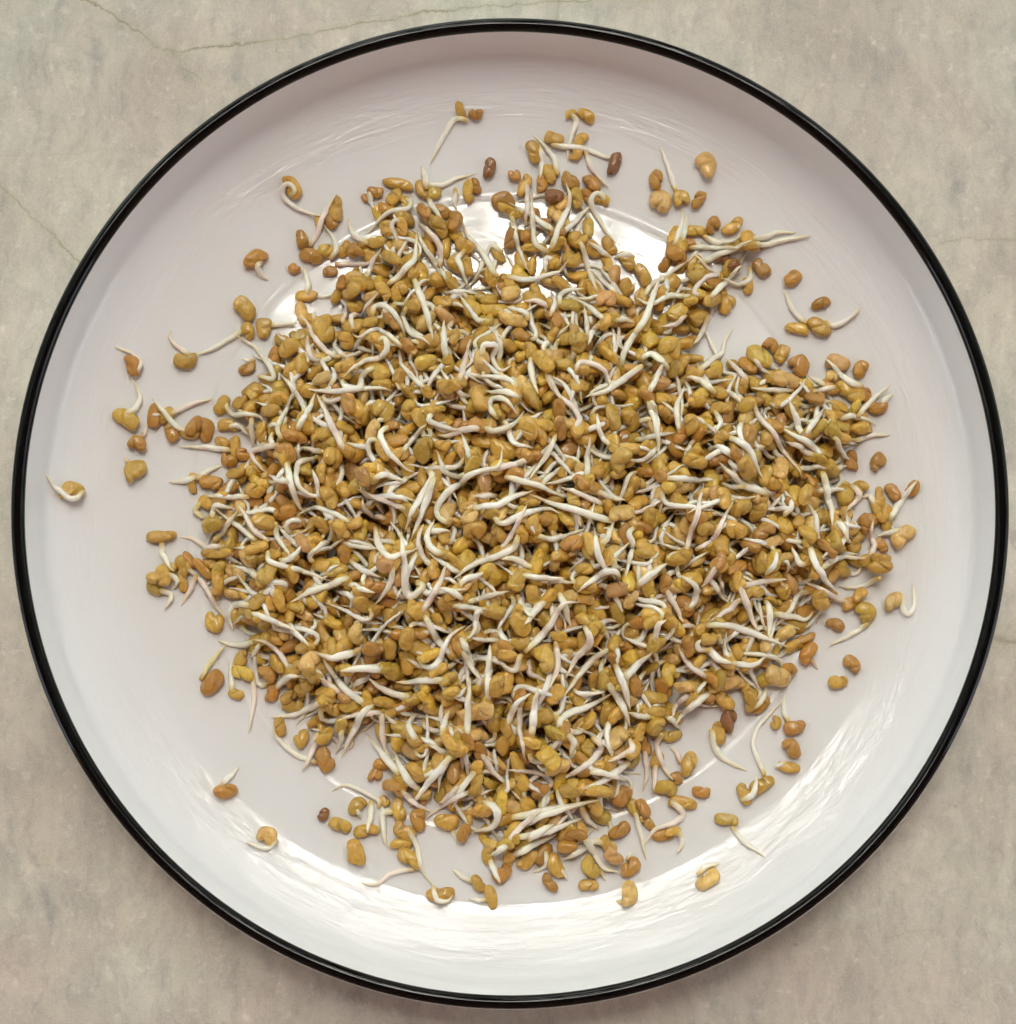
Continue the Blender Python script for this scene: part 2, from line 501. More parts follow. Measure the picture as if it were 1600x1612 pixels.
def catmull(pts, step):
    P = [np.array(p, float) for p in pts]
    if len(P) == 2: P = [P[0], (P[0] + P[1]) / 2 + np.array([-(P[1] - P[0])[1], (P[1] - P[0])[0]]) * 0.05, P[1]]
    P = [2 * P[0] - P[1]] + P + [2 * P[-1] - P[-2]]
    out = []
    for i in range(1, len(P) - 2):
        a, b, c, d = P[i - 1], P[i], P[i + 1], P[i + 2]
        for s in np.linspace(0, 1, 12, endpoint=False):
            out.append(0.5 * ((2 * b) + (-a + c) * s + (2 * a - 5 * b + 4 * c - d) * s * s + (-a + 3 * b - 3 * c + d) * s ** 3))
    out.append(P[-2])
    out = np.array(out)
    s = np.concatenate([[0], np.cumsum(np.linalg.norm(np.diff(out, axis=0), axis=1))])
    n = max(6, int(s[-1] / step) + 1)
    q = np.linspace(0, s[-1], n)
    return np.stack([np.interp(q, s, out[:, k]) for k in range(out.shape[1])], 1), s[-1]

# ------------------------------------------------------------ height field (mm)
G = 0.35; X0 = -118.0; NG = int(236 / G)
gx_ = X0 + (np.arange(NG) + 0.5) * G
GX, GY = np.meshgrid(gx_, gx_, indexing='ij')
H = zplate(np.hypot(GX, GY)).astype(float)
def hidx(x, y):
    i = np.clip(((np.asarray(x) - X0) / G).astype(int), 0, NG - 1)
    j = np.clip(((np.asarray(y) - X0) / G).astype(int), 0, NG - 1)
    return i, j
def hat(x, y):
    i, j = hidx(x, y)
    return H[i, j]
def stamp_ell(cx, cy, cz, ang, a, b, c):
    m = max(a, b) + G
    i0, j0 = hidx(cx - m, cy - m); i1, j1 = hidx(cx + m, cy + m)
    sx, sy = GX[i0:i1 + 1, j0:j1 + 1] - cx, GY[i0:i1 + 1, j0:j1 + 1] - cy
    u = (sx * math.cos(ang) + sy * math.sin(ang)) / a
    w = (-sx * math.sin(ang) + sy * math.cos(ang)) / b
    q = 1 - (u * u + w * w)
    top = np.where(q > 0, cz + c * np.sqrt(np.clip(q, 0, 1)), -1e9)
    H[i0:i1 + 1, j0:j1 + 1] = np.maximum(H[i0:i1 + 1, j0:j1 + 1], top)
FU = np.array([(0, 0)] + [(0.55 * math.cos(k * math.pi / 3), 0.55 * math.sin(k * math.pi / 3)) for k in range(6)]
              + [(0.9 * math.cos(k * math.pi / 4), 0.9 * math.sin(k * math.pi / 4)) for k in range(8)])
def foot(cx, cy, ang, a, b):
    u, w = FU[:, 0] * a, FU[:, 1] * b
    x = cx + u * math.cos(ang) - w * math.sin(ang)
    y = cy + u * math.sin(ang) + w * math.cos(ang)
    return x, y, hat(x, y)

def place_seed(cx, cy, ang, L, W, T, loose=0.0, roll=None, pct=70):
    a, b = L / 2, W / 2
    x, y, h = foot(cx, cy, ang, a, b)
    # tilt with the surface underneath
    A = np.stack([x - cx, y - cy, np.ones_like(x)], 1)
    g, *_ = np.linalg.lstsq(A, h, rcond=None)
    along = g[0] * math.cos(ang) + g[1] * math.sin(ang)
    across = -g[0] * math.sin(ang) + g[1] * math.cos(ang)
    ty = -math.atan(np.clip(along * 0.8, -0.7, 0.7)) + rng.normal() * 0.12 * loose
    rl = math.atan(np.clip(across * 0.8, -0.7, 0.7)) + rng.normal() * 0.25 * loose
    if roll is not None: rl += roll
    ext = math.sqrt((T / 2 * math.cos(rl)) ** 2 + (W / 2 * 0.85 * math.sin(rl)) ** 2)
    cz = np.percentile(h, pct) + ext * 0.93
    stamp_ell(cx, cy, cz, ang, a * 0.93, b * 0.9, ext * 0.95)
    return cz, rot(ang, ty, 0, rl)

def root_geo(p2, L, rad, z0, tint, seg, lift=0.0, sc=None):
    """p2: xy samples (mm) from the seed end to the tip; draped over the height field"""
    n = len(p2)
    s = np.linspace(0, 1, n)
    kq = rng.uniform(5, 16, 4); pq = rng.uniform(0, 6.3, 4)      # kinks
    amp = 0.08 * np.clip(s * 5, 0, 1)
    p2 = p2 + np.stack([amp * (np.sin(kq[0] * s + pq[0]) + 0.6 * np.sin(kq[1] * 2.3 * s + pq[1])), amp * (np.sin(kq[2] * s + pq[2]) + 0.6 * np.sin(kq[3] * 2.3 * s + pq[3]))], 1)
    prof = np.interp(s, [0, 0.08, 0.3, 0.55, 0.8, 0.93, 1.0], [0.78, 0.86, 1.0, 0.88, 0.55, 0.28, 0.05])
    # slight knobbliness
    prof = prof * (1 + 0.05 * np.sin(s * rng.uniform(8, 18) + rng.uniform(0, 6)) + 0.03 * np.sin(s * rng.uniform(25, 45) + rng.uniform(0, 6)))
    R = rad * prof
    req = np.full(n, -1e9)
    for ox, oy in ((0, 0), (0.6, 0), (-0.6, 0), (0, 0.6), (0, -0.6)):
        req = np.maximum(req, hat(p2[:, 0] + ox * rad, p2[:, 1] + oy * rad))
    req = req + R * 0.75
    step = L / max(1, n - 1)
    k = max(1, int(2.2 / step))
    z = req.copy()
    if z0 is not None:
        z[0] = z0
        if n > 1: z[1] = max(min(z[1], z0 + 1.2), z0 - 0.5)
    ker = np.hanning(2 * k + 3)[1:-1]; ker /= ker.sum()
    for it in range(2):
        zp = np.pad(z, k, mode='edge')
        zs = np.convolve(zp, ker, mode='valid')[:n]
        z = np.maximum(zs, req - 0.55 * R - 0.1)
        if z0 is not None:
            z[0] = z0
    zp = np.pad(z, 1, mode='edge'); z = (zp[:-2] + 2 * zp[1:-1] + zp[2:]) / 4
    z = z + lift * s ** 2
    P = np.concatenate([p2, z[:, None]], 1)
    near = np.array((.80, .74, .42)); mid = np.array((.91, .87, .74)); tip = np.array((.74, .60, .34))
    if tint == 'P': mid = np.array((.89, .775, .69)); near = np.array((.82, .74, .56))
    if tint == 'Y': mid = np.array((.76, .68, .36)); near = np.array((.66, .52, .22))
    if tint == 'W': mid = np.array((.94, .90, .80))
    w = rng.uniform(0.9, 1.05)
    C = np.stack([np.interp(s, [0, .22, .6, .86, 1], [near[c] * w, mid[c] * w, mid[c] * w * 0.98, (mid[c] * .5 + tip[c] * .5), tip[c]]) for c in range(3)], 1)
    if sc is not None:
        w_ = np.clip(1 - s * L / 1.6, 0, 1)[:, None] * 0.75
        C = C * (1 - w_) + np.array(COLS[sc]) * w_
    V, F, CC = tube_geo(P, R, seg, C)
    # caps are inside the seed or a point: leave open
    for i in range(0, n):
        stamp_ell(P[i, 0], P[i, 1], P[i, 2], 0, max(R[i], 0.2), max(R[i], 0.2), R[i])
    return V, F, CC, P

# ------------------------------------------------------------ the pile's outline in photo pixels
OUT = [(470, 470), (540, 440), (530, 390), (560, 330), (600, 300), (700, 300), (735, 370), (790, 420), (800, 330), (850, 290), (950, 290), (965, 370), (1000, 420), (1040, 440),
       (1070, 360), (1170, 370), (1200, 410), (1150, 480), (1100, 530), (1180, 570), (1250, 580), (1330, 610), (1385, 640), (1370, 700), (1330, 760), (1400, 790), (1385, 880),
       (1340, 940), (1280, 990), (1250, 1060), (1190, 1100), (1080, 1130), (1020, 1180), (1000, 1260), (930, 1320), (860, 1370), (760, 1330), (700, 1300), (660, 1270), (610, 1220), (590, 1150),
       (500, 1170), (440, 1120), (410, 1050), (370, 1030), (350, 960), (310, 900), (330, 840), (330, 780), (370, 720), (370, 640), (400, 560), (440, 520)]
op = np.array([px2w(x, y, 7) for x, y in OUT])
def sdist(px, py):
    d = np.full(px.shape, 1e9); ins = np.zeros(px.shape, bool)
    n = len(op)
    for i in range(n):
        a, b = op[i], op[(i + 1) % n]
        ba = b - a; t_ = np.clip(((px - a[0]) * ba[0] + (py - a[1]) * ba[1]) / (ba @ ba), 0, 1)
        d = np.minimum(d, np.hypot(px - a[0] - t_ * ba[0], py - a[1] - t_ * ba[1]))
        c = (a[1] > py) != (b[1] > py)
        xx = a[0] + (py - a[1]) / (b[1] - a[1] + 1e-12) * ba[0]
        ins ^= c & (px < xx)
    return np.where(ins, d, -d)
cg = np.linspace(-110, 110, 221)
CX, CY = np.meshgrid(cg, cg, indexing='ij')
SD = sdist(CX, CY)
def lump2(x, y):
    return (np.sin(x * 0.13 + 1.3) * np.sin(y * 0.11 + 0.4) + 0.7 * np.sin(x * 0.27 + y * 0.19 + 2.0) + 0.5 * np.sin(x * 0.41 - y * 0.37))
thin = np.clip((62 - CY) / 22, 0, 1)            # towards the top of the picture the heap thins to one layer
TG = np.where(SD > 0, 14.0 * (1 - np.exp(-SD / 22)), -5)
TG = TG * (0.42 + 0.58 * thin) + (lump2(CX, CY) * 1.3 + 1.6 * np.sin(CX * 0.62 + 1.1) * np.sin(CY * 0.55 + 0.3)) * (0.3 + 0.7 * thin) * np.clip(SD / 10, 0, 1)
def target(x, y):
    i = np.clip(np.round((x + 110)).astype(int), 0, 220); j = np.clip(np.round((y + 110)).astype(int), 0, 220)
    return 4.0 + TG[i, j]

ins = np.argwhere(SD > 1.5)
stuffV, stuffF, stuffC, stuffM = [], [], [], []
stuff_off = [0]
def stuff_add(V, tris_quads, C, mat):
    for F in tris_quads:
        stuffF.append((F + stuff_off[0], mat))
    stuffV.append(V); stuffC.append(C)
    stuff_off[0] += len(V)

def rand_root(cx, cy, ang, L):
    """random hooked root in 2-D leaving one end of a seed"""
    e = rng.choice([-1, 1])
    x, y = cx + e * math.cos(ang) * L * 0.38, cy + e * math.sin(ang) * L * 0.38
    d = ang + (0 if e > 0 else math.pi) + rng.normal() * 0.7
    ln = float(np.clip(rng.normal(11.5, 3.2), 4, 19))
    n = 14; st = ln / n
    hook = rng.choice([-1, 1]) * rng.uniform(0.5, 2.2)
    wob = rng.normal() * 0.5
    pts = [(x, y)]
    for i in range(n):
        s = i / n
        d += hook * st / 2.6 * math.exp(-((s - 0.12) / 0.16) ** 2) + wob * st / 9 * math.cos(s * 5)
        x += math.cos(d) * st; y += math.sin(d) * st
        pts.append((x, y))
    return np.array(pts), ln

fill_n = 0
NFILL = 2600
for it in range(NFILL):
    best = None
    for k in range(3):
        i, j = ins[rng.integers(len(ins))]
        cx, cy = cg[i] + rng.uniform(-.5, .5), cg[j] + rng.uniform(-.5, .5)
        ang = rng.uniform(0, math.pi)
        L = rng.normal(6.0, 0.55); W = L * rng.uniform(0.5, 0.72); T = W * rng.uniform(0.66, 0.85)
        x, y, h = foot(cx, cy, ang, L / 2, W / 2)
        hh = np.percentile(h, 75)
        room = target(np.array([cx]), np.array([cy]))[0] - hh
        if room > 0 and (best is None or room > best[0]):
            best = (room, cx, cy, ang, L, W, T)
    if best is None: continue
    room, cx, cy, ang, L, W, T = best
    col = rng.choice(list('ggggggobbttyp'), p=None)
    cz, Rm = place_seed(cx, cy, ang, L, W, T, loose=1.3, roll=rng.choice([0, 0, 0, 0.9, -0.9, 1.5]), pct=65)
    V, F, C = seed_geo(L, W, T, col, lo=True)
    V = V @ Rm.T + np.array([cx, cy, cz])
    stuff_add(V, F, C, 0)
    fill_n += 1
    if rng.random() < 0.8 and room < 8:
        p2, ln = rand_root(cx, cy, ang, L)
        if SD[int(np.clip(round(p2[-1][0] + 110), 0, 220)), int(np.clip(round(p2[-1][1] + 110), 0, 220))] < -1: continue
        V, F, C, _ = root_geo(p2, ln, rng.uniform(0.54, 0.78), cz, rng.choice(['', '', 'P', 'W', 'W']), 6, sc=str(col))
        stuff_add(V, [F], C, 1)
for it in range(260):                                    # shoots that lie across the top of the heap
    i, j = ins[rng.integers(len(ins))]
    if SD[i, j] < 8 or CY[i, j] > 45: continue
    cx, cy, ang = cg[i], cg[j], rng.uniform(0, math.pi)
    L = rng.normal(5.9, 0.5); W = L * rng.uniform(0.52, 0.7); T = W * 0.75
    cz, Rm = place_seed(cx, cy, ang, L, W, T, loose=1.2, pct=60)
    col = rng.choice(list('ggggobty'))
    V, F, C = seed_geo(L, W, T, col, lo=True)
    stuff_add(V @ Rm.T + np.array([cx, cy, cz]), F, C, 0)
    p2, ln = rand_root(cx, cy, ang, L)
    V, F, C, _ = root_geo(p2, ln, rng.uniform(0.62, 0.85), cz, 'W', 7, lift=rng.uniform(0, 1.2), sc=str(col))
    stuff_add(V, [F], C, 1)

# ------------------------------------------------------------ the sprouts read off the photograph
DATA = """
@150 130
995 530 65 140 78 g|990 575 1003 540 985 510 955 525 952 575 1010 630 1090 660 1165 680
1215 635 95 140 75 g
1090 875 20 125 80 b|1085 820 1100 790 1135 710 1170 640 1222 560
1040 790 70 105 65 b
1170 845 0 100 80 g|1185 880 1215 850 1200 780 1150 720
1185 700 60 90 60 b
1130 700 90 80 50 g
805 890 -50 125 95 b|830 900 820 940 845 975 875 990
1003 938 40 65 60 b
1065 1075 0 120 60 g|1065 1060 1070 1000 1045 920
755 1140 45 140 95 g
770 1250 60 95 70 g|740 1245 640 1310 560 1355 490 1370
455 1400 0 125 90 o|470 1370 420 1330 375 1290 385 1245
190 1430 80 120 75 b|215 1470 228 1420 212 1385 170 1355 95 1330
850 1240 95 110 80 g|880 1225 940 1215 1018 1220
765 1440 -15 95 60 b|800 1400 735 1388
870 1500 20 130 50 g|825 1475 900 1485 860 1400 800 1330 700 1265
1155 1245 70 150 110 g|1105 1200 1105 1150
1025 1275 -10 100 70 o
975 1350 -40 120 90 g
1040 1410 85 110 70 g
1260 1430 10 110 70 g|1240 1400 1180 1370 1110 1290 1060 1200 1010 1180
1130 1320 80 80 60 g|1140 1380 1110 1395 1080 1370 1065 1260
1265 1300 70 110 80 g|1265 1380 1235 1370 1210 1330 1220 1285
1570 1340 40 110 70 b|1545 1340 1500 1290 1430 1250 1340 1280 1285 1255
1435 1320 60 120 70 g|1420 1300 1460 1300 1470 1350 1420 1400 1350 1410 1250 1485
1140 1490 -15 110 65 t|1190 1520 1215 1480 1190 1440
1425 1480 45 150 100 o|1410 1430 1350 1480 1320 1540 1200 1555 1045 1540 T
805 1560 -50 110 75 g
1410 550 15 90 60 b|1380 540 1390 600 1405 640
1360 580 50 50 40 b
1505 580 -45 110 70 g
1565 605 80 80 60 g|1560 580 1590 600 1570 640 1490 645 1430 690 1370 760
1420 815 -15 100 65 g|1370 810 1300 760 1275 680 T
1465 740 75 95 60 g
1545 725 90 100 60 g|1540 700 1515 690 1495 720 1510 770 1525 810
1255 840 -55 100 60 g
1315 865 -10 85 65 b
1185 950 10 80 60 b|1215 915 1300 910 1440 910
1500 885 40 130 60 g
1300 980 -10 100 65 t
1240 1010 90 120 60 b
1330 1030 20 100 70 g
1300 1070 -40 110 75 g
1375 1010 60 90 60 g|1360 980 1400 900 1450 850
1450 1045 50 115 60 g
1530 1060 -60 120 90 g
1310 1130 -20 100 60 g|1300 1240 1295 1190 1350 1140 1440 1080
1385 1205 0 90 65 g|1400 1170 1410 1130 1460 1120 1520 1180 1550 1240 1560 1290
@600 130
400 135 75 95 50 g|430 190 370 185 320 260 285 330 245 410
475 158 10 75 58 b
1035 165 30 100 60 g|960 150 985 195 965 250 945 330 945 400
958 155 -20 65 42 g
870 280 15 115 65 g|865 315 950 320 1050 340 1130 370 1210 393
1005 290 -60 90 60 g
985 360 -60 75 55 g|1030 350 1060 420 1110 490 1150 530
770 350 75 130 75 g|800 330 812 400 800 480
850 460 70 110 70 g|890 460 870 380 820 310 765 260
1175 410 -75 125 65 d
545 430 -80 115 65 d
672 468 0 70 60 b
85 510 8 165 60 g
475 520 80 90 60 b
440 550 80 125 65 g|375 540 372 600 380 640
205 540 70 110 60 g|220 510 300 515 380 480 480 455
268 555 0 78 75 o|240 580 270 640 310 690
310 650 30 120 65 b
370 700 -70 120 80 b
220 660 40 110 65 b|230 530 222 480 200 410
295 740 60 130 70 g
250 770 40 90 60 b|295 920 300 830 250 760 185 700
615 600 -20 120 100 b
640 650 20 120 50 g
720 520 -60 130 60 g|735 500 738 600 730 700 720 740
810 510 90 100 60 b
870 580 5 110 75 d
955 500 30 110 80 b
1065 510 60 110 70 b
985 590 70 110 70 g
1040 570 50 90 60 b
1110 590 20 95 60 g|1130 590 1110 562 1080 560 1060 600 1100 690 1150 770 1190 820
890 830 -40 100 60 g|860 830 905 720 950 600 935 505 T
|910 760 980 700 1060 620
770 840 0 140 50 g|840 850 775 810 765 700 760 540
|870 740 790 690 700 640 640 610
680 680 -20 80 50 o|660 690 680 780 710 870 745 960
650 790 90 110 65 b
720 770 50 80 60 b
990 790 20 110 90 g|1000 820 1035 900 1060 980 1090 1050
650 1000 80 80 60 g|640 975 720 990 800 990 880 960 940 920
960 890 0 110 90 g
870 910 0 80 60 g|870 890 830 900 830 960
1150 820 65 110 65 g
1140 910 80 110 60 g|1150 870 1090 830 1040 800
1240 900 60 120 70 g|1270 880 1235 860 1170 885
1320 965 60 110 60 g
1235 1030 60 100 75 g|1190 1060 1120 1000 1050 940
590 860 60 110 55 g|605 850 560 820 525 870 490 960 430 1040
555 980 85 110 65 g|585 975 560 940 510 860 440 780 400 690 T
420 820 30 110 80 g
440 930 85 110 50 g|420 850 388 890 415 960 440 1030
|340 1000 290 930 215 830 180 735
|35 1010 110 960 170 880 180 760 T
655 1060 -20 115 80 t
665 1190 10 165 70 t|740 1210 730 1175 680 1140 610 1125
545 1095 -40 100 80 o
160 1125 0 95 80 g|125 1130 115 1200 160 1270 250 1320
|165 980 200 1080 235 1180 265 1300 T
310 1115 10 120 70 g|350 1105 420 1130
530 1200 0 80 75 o|530 1190 490 1200 440 1130 390 1060
50 880 35 130 60 g
945 1140 5 115 70 o|900 1120 905 1080 950 1060 1025 1040
885 1200 90 90 60 b|855 1180 872 1110 860 1045
|850 1125 780 1125 720 1105
|1130 1195 1050 1140 965 1080
1130 1110 0 110 90 p
985 1290 30 100 85 g
|1180 1190 1240 1195 1270 1225
1120 1240 -50 100 65 g|1100 1215 1060 1280 1040 1350
1330 1210 -70 140 75 g
|1215 1430 1220 1380 1260 1290 1330 1200 1370 1090 T
|1040 1290 1035 1210 1020 1130
865 1290 -50 80 55 g
|330 1390 315 1290 320 1200 T
370 1280 -65 100 50 g
|395 1500 430 1370 455 1290 P
|595 1400 600 1320 570 1260
530 1340 0 100 70 g|510 1370 520 1320 580 1330 560 1390 600 1450 665 1420
820 1400 50 150 80 g
|755 1380 760 1470 790 1580 T
920 1415 10 115 65 o
1150 1380 40 120 60 g
1015 1450 0 80 60 g|985 1450 1000 1415 1070 1420 1130 1480 1165 1570
1270 1440 5 100 50 b|1310 1440 1200 1510 1120 1560 1020 1590 T
1460 1340 10 110 100 g
1310 1370 -70 90 60 g|1310 1390 1360 1370 1410 1400 1450 1440
|1420 1420 1380 1500 1340 1570
1000 1530 0 105 70 g
325 1530 15 110 80 g
|840 1470 870 1540 920 1590 T
705 1390 0 66 62 g
240 1560 40 90 60 g|220 1540 150 1480 90 1430
@1000 200
105 265 -80 110 75 b
125 375 20 125 118 t
230 360 -20 92 85 g|205 320 180 240 150 160 125 85
362 195 60 145 105 t
318 368 -60 110 60 b
190 545 -75 120 55 g
390 495 -40 90 75 b
300 525 5 140 60 g|350 550 420 580 530 570 T
495 500 -40 130 65 g|525 490 520 520
575 570 70 120 80 g
570 625 10 100 50 g
635 595 30 45 40 b
|590 565 700 535 820 525
|600 580 750 570 888 545
|320 680 400 655 500 620 595 570 T
|280 600 400 605 530 600
|200 590 240 480 240 412
|240 570 255 500 268 440
210 640 10 110 80 b
150 690 -50 90 60 b
440 660 0 80 60 d
500 700 20 70 60 d
310 745 -60 100 80 g
330 840 10 80 55 g|330 868 300 830 350 760 420 740 350 700 290 630
570 800 90 90 60 g|580 710 580 760 520 795 440 760
|380 860 450 790 540 700
635 710 50 110 75 b
395 790 20 100 70 b
460 895 -60 110 80 g
390 870 -20 110 65 g
275 890 -20 90 60 o
210 945 -40 120 85 o|250 960 200 1000 130 1005
315 965 -50 110 80 g|362 960 340 1030 290 1110
|290 850 180 850 80 890 0 870
|50 850 90 790 180 740 280 660
|0 1040 60 940 130 740 T
190 790 -60 100 75 g|155 770 155 850
40 740 60 130 65 g
790 765 -45 105 75 b
935 890 -20 105 60 b
815 1015 5 125 65 g|860 985 820 950 780 890 755 820
925 1010 50 135 85 g|960 985 1010 1000 1080 960 1140 910
565 1205 40 120 70 b
620 1160 40 160 100 y|600 1160 640 1210 680 1245
680 1100 20 90 75 b
740 1140 -60 110 70 g
830 1205 60 120 100 b
1020 1190 20 130 85 p|1140 1310 1090 1285 1020 1240 950 1175 T
1135 1220 -60 100 75 b
985 1260 0 65 60 t
|960 1300 920 1280 870 1250
|320 1230 380 1180 440 1140 450 1080 495 1015
|570 1280 510 1220 450 1160
398 1240 -10 120 60 g
|400 1330 320 1290 245 1270 T
760 1285 10 170 80 t
690 1270 30 90 60 g|790 1330 680 1330 575 1325
|670 1265 600 1300
|545 1385 490 1350 425 1320
535 1320 -75 80 55 g
1085 1330 40 170 100 g|1010 1305 950 1325 890 1335
1165 1350 80 80 60 b|1125 1455 1200 1370 1290 1300
|1240 1400 1305 1340
|1035 1470 1110 1460 1220 1500
900 1370 10 110 70 b
1025 1410 10 100 60 g
990 1450 50 90 50 g
1130 1520 0 105 65 g
1045 1510 10 90 60 g
1045 1570 20 90 60 g|1100 1590 1180 1555 1290 1550
700 1515 50 110 75 b
|850 1550 810 1460 770 1370 T
|860 1550 900 1490 950 1420
430 1420 0 120 65 g|400 1440 430 1490 400 1550
|225 1530 210 1420 240 1320
175 1110 10 120 110 g
|165 1220 140 1180 90 1145 30 1155
|70 1340 100 1280 150 1170
130 1285 -30 110 90 p
140 1370 0 110 70 g
305 1400 -10 95 60 g
280 1500 80 110 80 g
160 1460 50 100 70 b
|65 1370 90 1460 110 1600 T
|0 1570 80 1560 200 1540
@50 500
478 510 30 155 92 g|465 485 530 450 545 390 510 310
532 635 10 105 80 b|560 600 575 560 575 530
525 770 -30 125 100 g|490 730 465 700
205 875 10 125 95 g|265 880 235 915 180 905 110 840 65 780
620 495 -80 130 75 b|600 490 650 490
|775 570 720 540 660 470 605 405
|700 482 790 440 915 408
705 580 60 115 70 b
820 550 -50 130 75 b
880 570 -80 130 75 b
960 440 -60 110 70 g|975 420 1000 480 1090 485 1150 510 1190 550
1050 430 0 85 75 g
985 545 0 100 75 g|990 545 1050 550 1095 600
960 630 10 80 60 g
1025 650 80 110 60 g|1000 665 940 660 850 650 750 650
995 720 10 90 70 b
1065 690 60 90 70 b
1030 785 0 115 60 g
1105 785 60 80 60 g
810 850 80 80 45 g
815 800 0 50 38 g|830 800 760 825 685 825
905 830 15 120 85 b|840 815 890 770 960 745
890 930 10 110 80 g|850 930 825 970 860 1005 890 1000 Y
1130 870 20 100 80 g|1090 905 980 910 870 900
|970 900 1000 850
915 1050 -20 110 80 o|930 1120 980 1050 1040 970
|960 1155 880 1155 800 1110 740 1105
|910 1010 930 960 1020 960
|1130 1120 1090 1090 1010 1030 930 970
655 1103 -5 160 65 g|650 1130 665 1200 720 1285
680 1270 -20 110 70 g
645 1320 10 130 75 g|680 1290 730 1320 715 1370
|640 1370 705 1400 670 1470
760 1320 90 130 60 g|825 1300 790 1380 750 1455 P
800 1225 50 120 50 b
900 1240 0 85 65 g
935 1190 0 190 52 g
870 1270 50 140 50 b
935 1340 90 120 65 g
|780 1260 850 1320 910 1420 985 1530
920 1535 20 105 100 g
1130 1160 -20 130 60 g|1190 1125 1130 1080 1070 990 1035 930
1170 1030 10 120 80 g|1230 1040 1240 1110 1305 1200
1290 680 50 120 80 b|1250 655 1130 665 1110 700 1180 780
1205 470 10 120 70 g
1330 600 10 130 70 b|1260 610 1240 560 1290 450 1330 360
|1105 500 1110 590 1120 660
1165 580 80 110 65 g|1200 560 1250 540
|1340 570 1390 480 1430 370
1475 610 -10 120 80 o
1590 680 40 110 70 g|1570 660 1510 540 1440 390 T
1515 700 30 120 100 g|1470 680 1420 680 1355 650
1385 770 60 130 80 o|1440 700 1340 740 1350 850 1450 920
|1280 730 1310 850 1340 940 1385 1000 T
1500 900 50 130 90 g
1570 870 60 110 70 g
1285 990 -30 120 80 b
|1300 830 1190 790
1460 1040 50 110 70 g
1560 1070 60 110 70 g|1510 1030 1510 1130 1400 1225
1370 1140 50 110 65 p
|1600 1030 1530 990 1430 970 1330 1000
1310 1290 70 110 60 g|1190 1180 1210 1240 1280 1255 1400 1290 1500 1330
1230 1200 20 90 60 g
|1140 1310 1100 1280 1010 1250 T
1190 1290 -50 130 90 g
|1600 1310 1430 1370 1305 1435 T
1135 1430 -40 100 75 g
1250 1430 70 130 65 g|1170 1400 1200 1370 1225 1420
|1100 1450 1030 1450 1000 1500 1020 1580 T
|1110 1490 1200 1520 1330 1580
1340 1460 20 90 60 g
@550 600
170 150 30 120 110 o
310 185 -70 120 80 y
370 190 -80 110 55 g
210 240 -5 110 55 b|200 225 160 260 190 350 270 430 330 465
450 140 -15 90 38 y|420 155 400 195 470 230 560 245
|660 235 580 245 500 275 440 270 T
|270 350 320 290 395 240
375 345 -60 150 95 o
470 320 10 90 55 g
|610 400 590 330 565 260
655 90 80 140 75 g
925 115 50 160 70 g|860 90 760 60 680 55
745 150 80 80 50 o|745 180 710 150 720 90 780 90 850 180
|770 190 800 230 830 310 930 345
|670 230 740 250 840 220 885 160
905 250 75 130 90 g
970 270 60 110 60 g
1165 240 -30 130 80 g|1130 250 1160 200 1140 150 1070 90 1010 0 T
1070 235 80 130 65 b
|1390 0 1290 30 1190 85
1325 190 85 150 80 o
1415 200 60 130 90 g
|1510 100 1550 230 1560 390
|1310 330 1260 250 1250 160
1100 340 -40 120 90 b
|1200 490 1200 380 1215 280
|1040 270 990 380 905 490
620 430 -65 130 75 o
780 350 10 150 100 g
|900 390 780 430 650 480 P
495 670 -80 130 80 t|500 715 450 690 450 620 530 540 650 470 750 430 770 330 X
880 370 30 110 75 b
|600 470 480 460 470 430 440 350
1365 400 -60 140 90 g
1250 450 -60 130 80 g
1170 510 50 100 65 b
830 470 0 110 70 b|790 480 870 510 980 540 1080 610
1370 670 -10 135 95 t|1320 710 1150 650 1000 610 910 570 X
|1280 620 1150 560 1060 530 P
|1255 555 1320 590 1390 610 T
|625 635 740 630 830 590 930 555 X
780 575 -15 90 45 g|740 590 620 580
610 690 0 88 80 t
635 760 0 120 100 g
900 610 5 90 50 g
|730 680 770 715 870 675 980 655 1065 665 T
|760 850 850 720 895 620 P
|880 690 935 770
870 790 80 110 70 g|850 780 830 840 750 880 640 920 520 1000 X
755 770 50 90 65 g
|950 780 1040 790 1185 750
1120 830 0 120 90 b
990 700 -30 100 75 b
1210 820 80 130 65 g
1310 890 80 80 50 g|1330 900 1330 950 1280 940 1250 850 1235 740 X
|1135 620 1150 680 1165 740
1480 740 10 110 60 b|1440 730 1410 770 1430 830 1400 940 1390 1000
|1270 820 1300 790 1330 720
370 490 80 120 60 g|400 450 420 500 350 600 280 770 X
445 500 80 120 60 g|430 480 380 620 315 800 X
|120 490 200 500 280 505
|280 640 150 590 40 545 P
|180 690 90 670 75 600
70 480 70 110 70 b
150 440 80 100 60 g
100 740 10 110 60 b|130 740 150 820 200 890 260 880 350 840 T
175 925 30 110 90 p
|220 930 200 1030 130 1130
|0 900 80 960 170 990
|0 1020 70 1050 140 1080 T
355 1060 80 60 40 o|345 1015 375 1045 320 1090 285 1040 280 900 260 750 X
|340 860 300 960 240 1110
|410 930 370 880 345 800 380 720 P
470 870 10 110 55 g|470 870 410 840 395 780 430 700 T
540 910 40 130 45 g
|390 760 510 765
330 1150 30 110 85 g|360 1160 440 1050 490 920 T
715 980 50 130 90 y
950 910 -75 140 65 y|920 940 840 900 760 900 T
855 1000 -60 130 80 o|870 975 970 990 1090 1000
|960 1000 1140 1030
|570 1100 520 1060 450 1045
|590 1110 680 1090 810 1055
|520 1130 600 1140 700 1150
745 1160 20 100 85 g
490 1180 80 100 55 y
690 1210 60 100 75 g|690 1170 650 1170 630 1260 600 1300 T
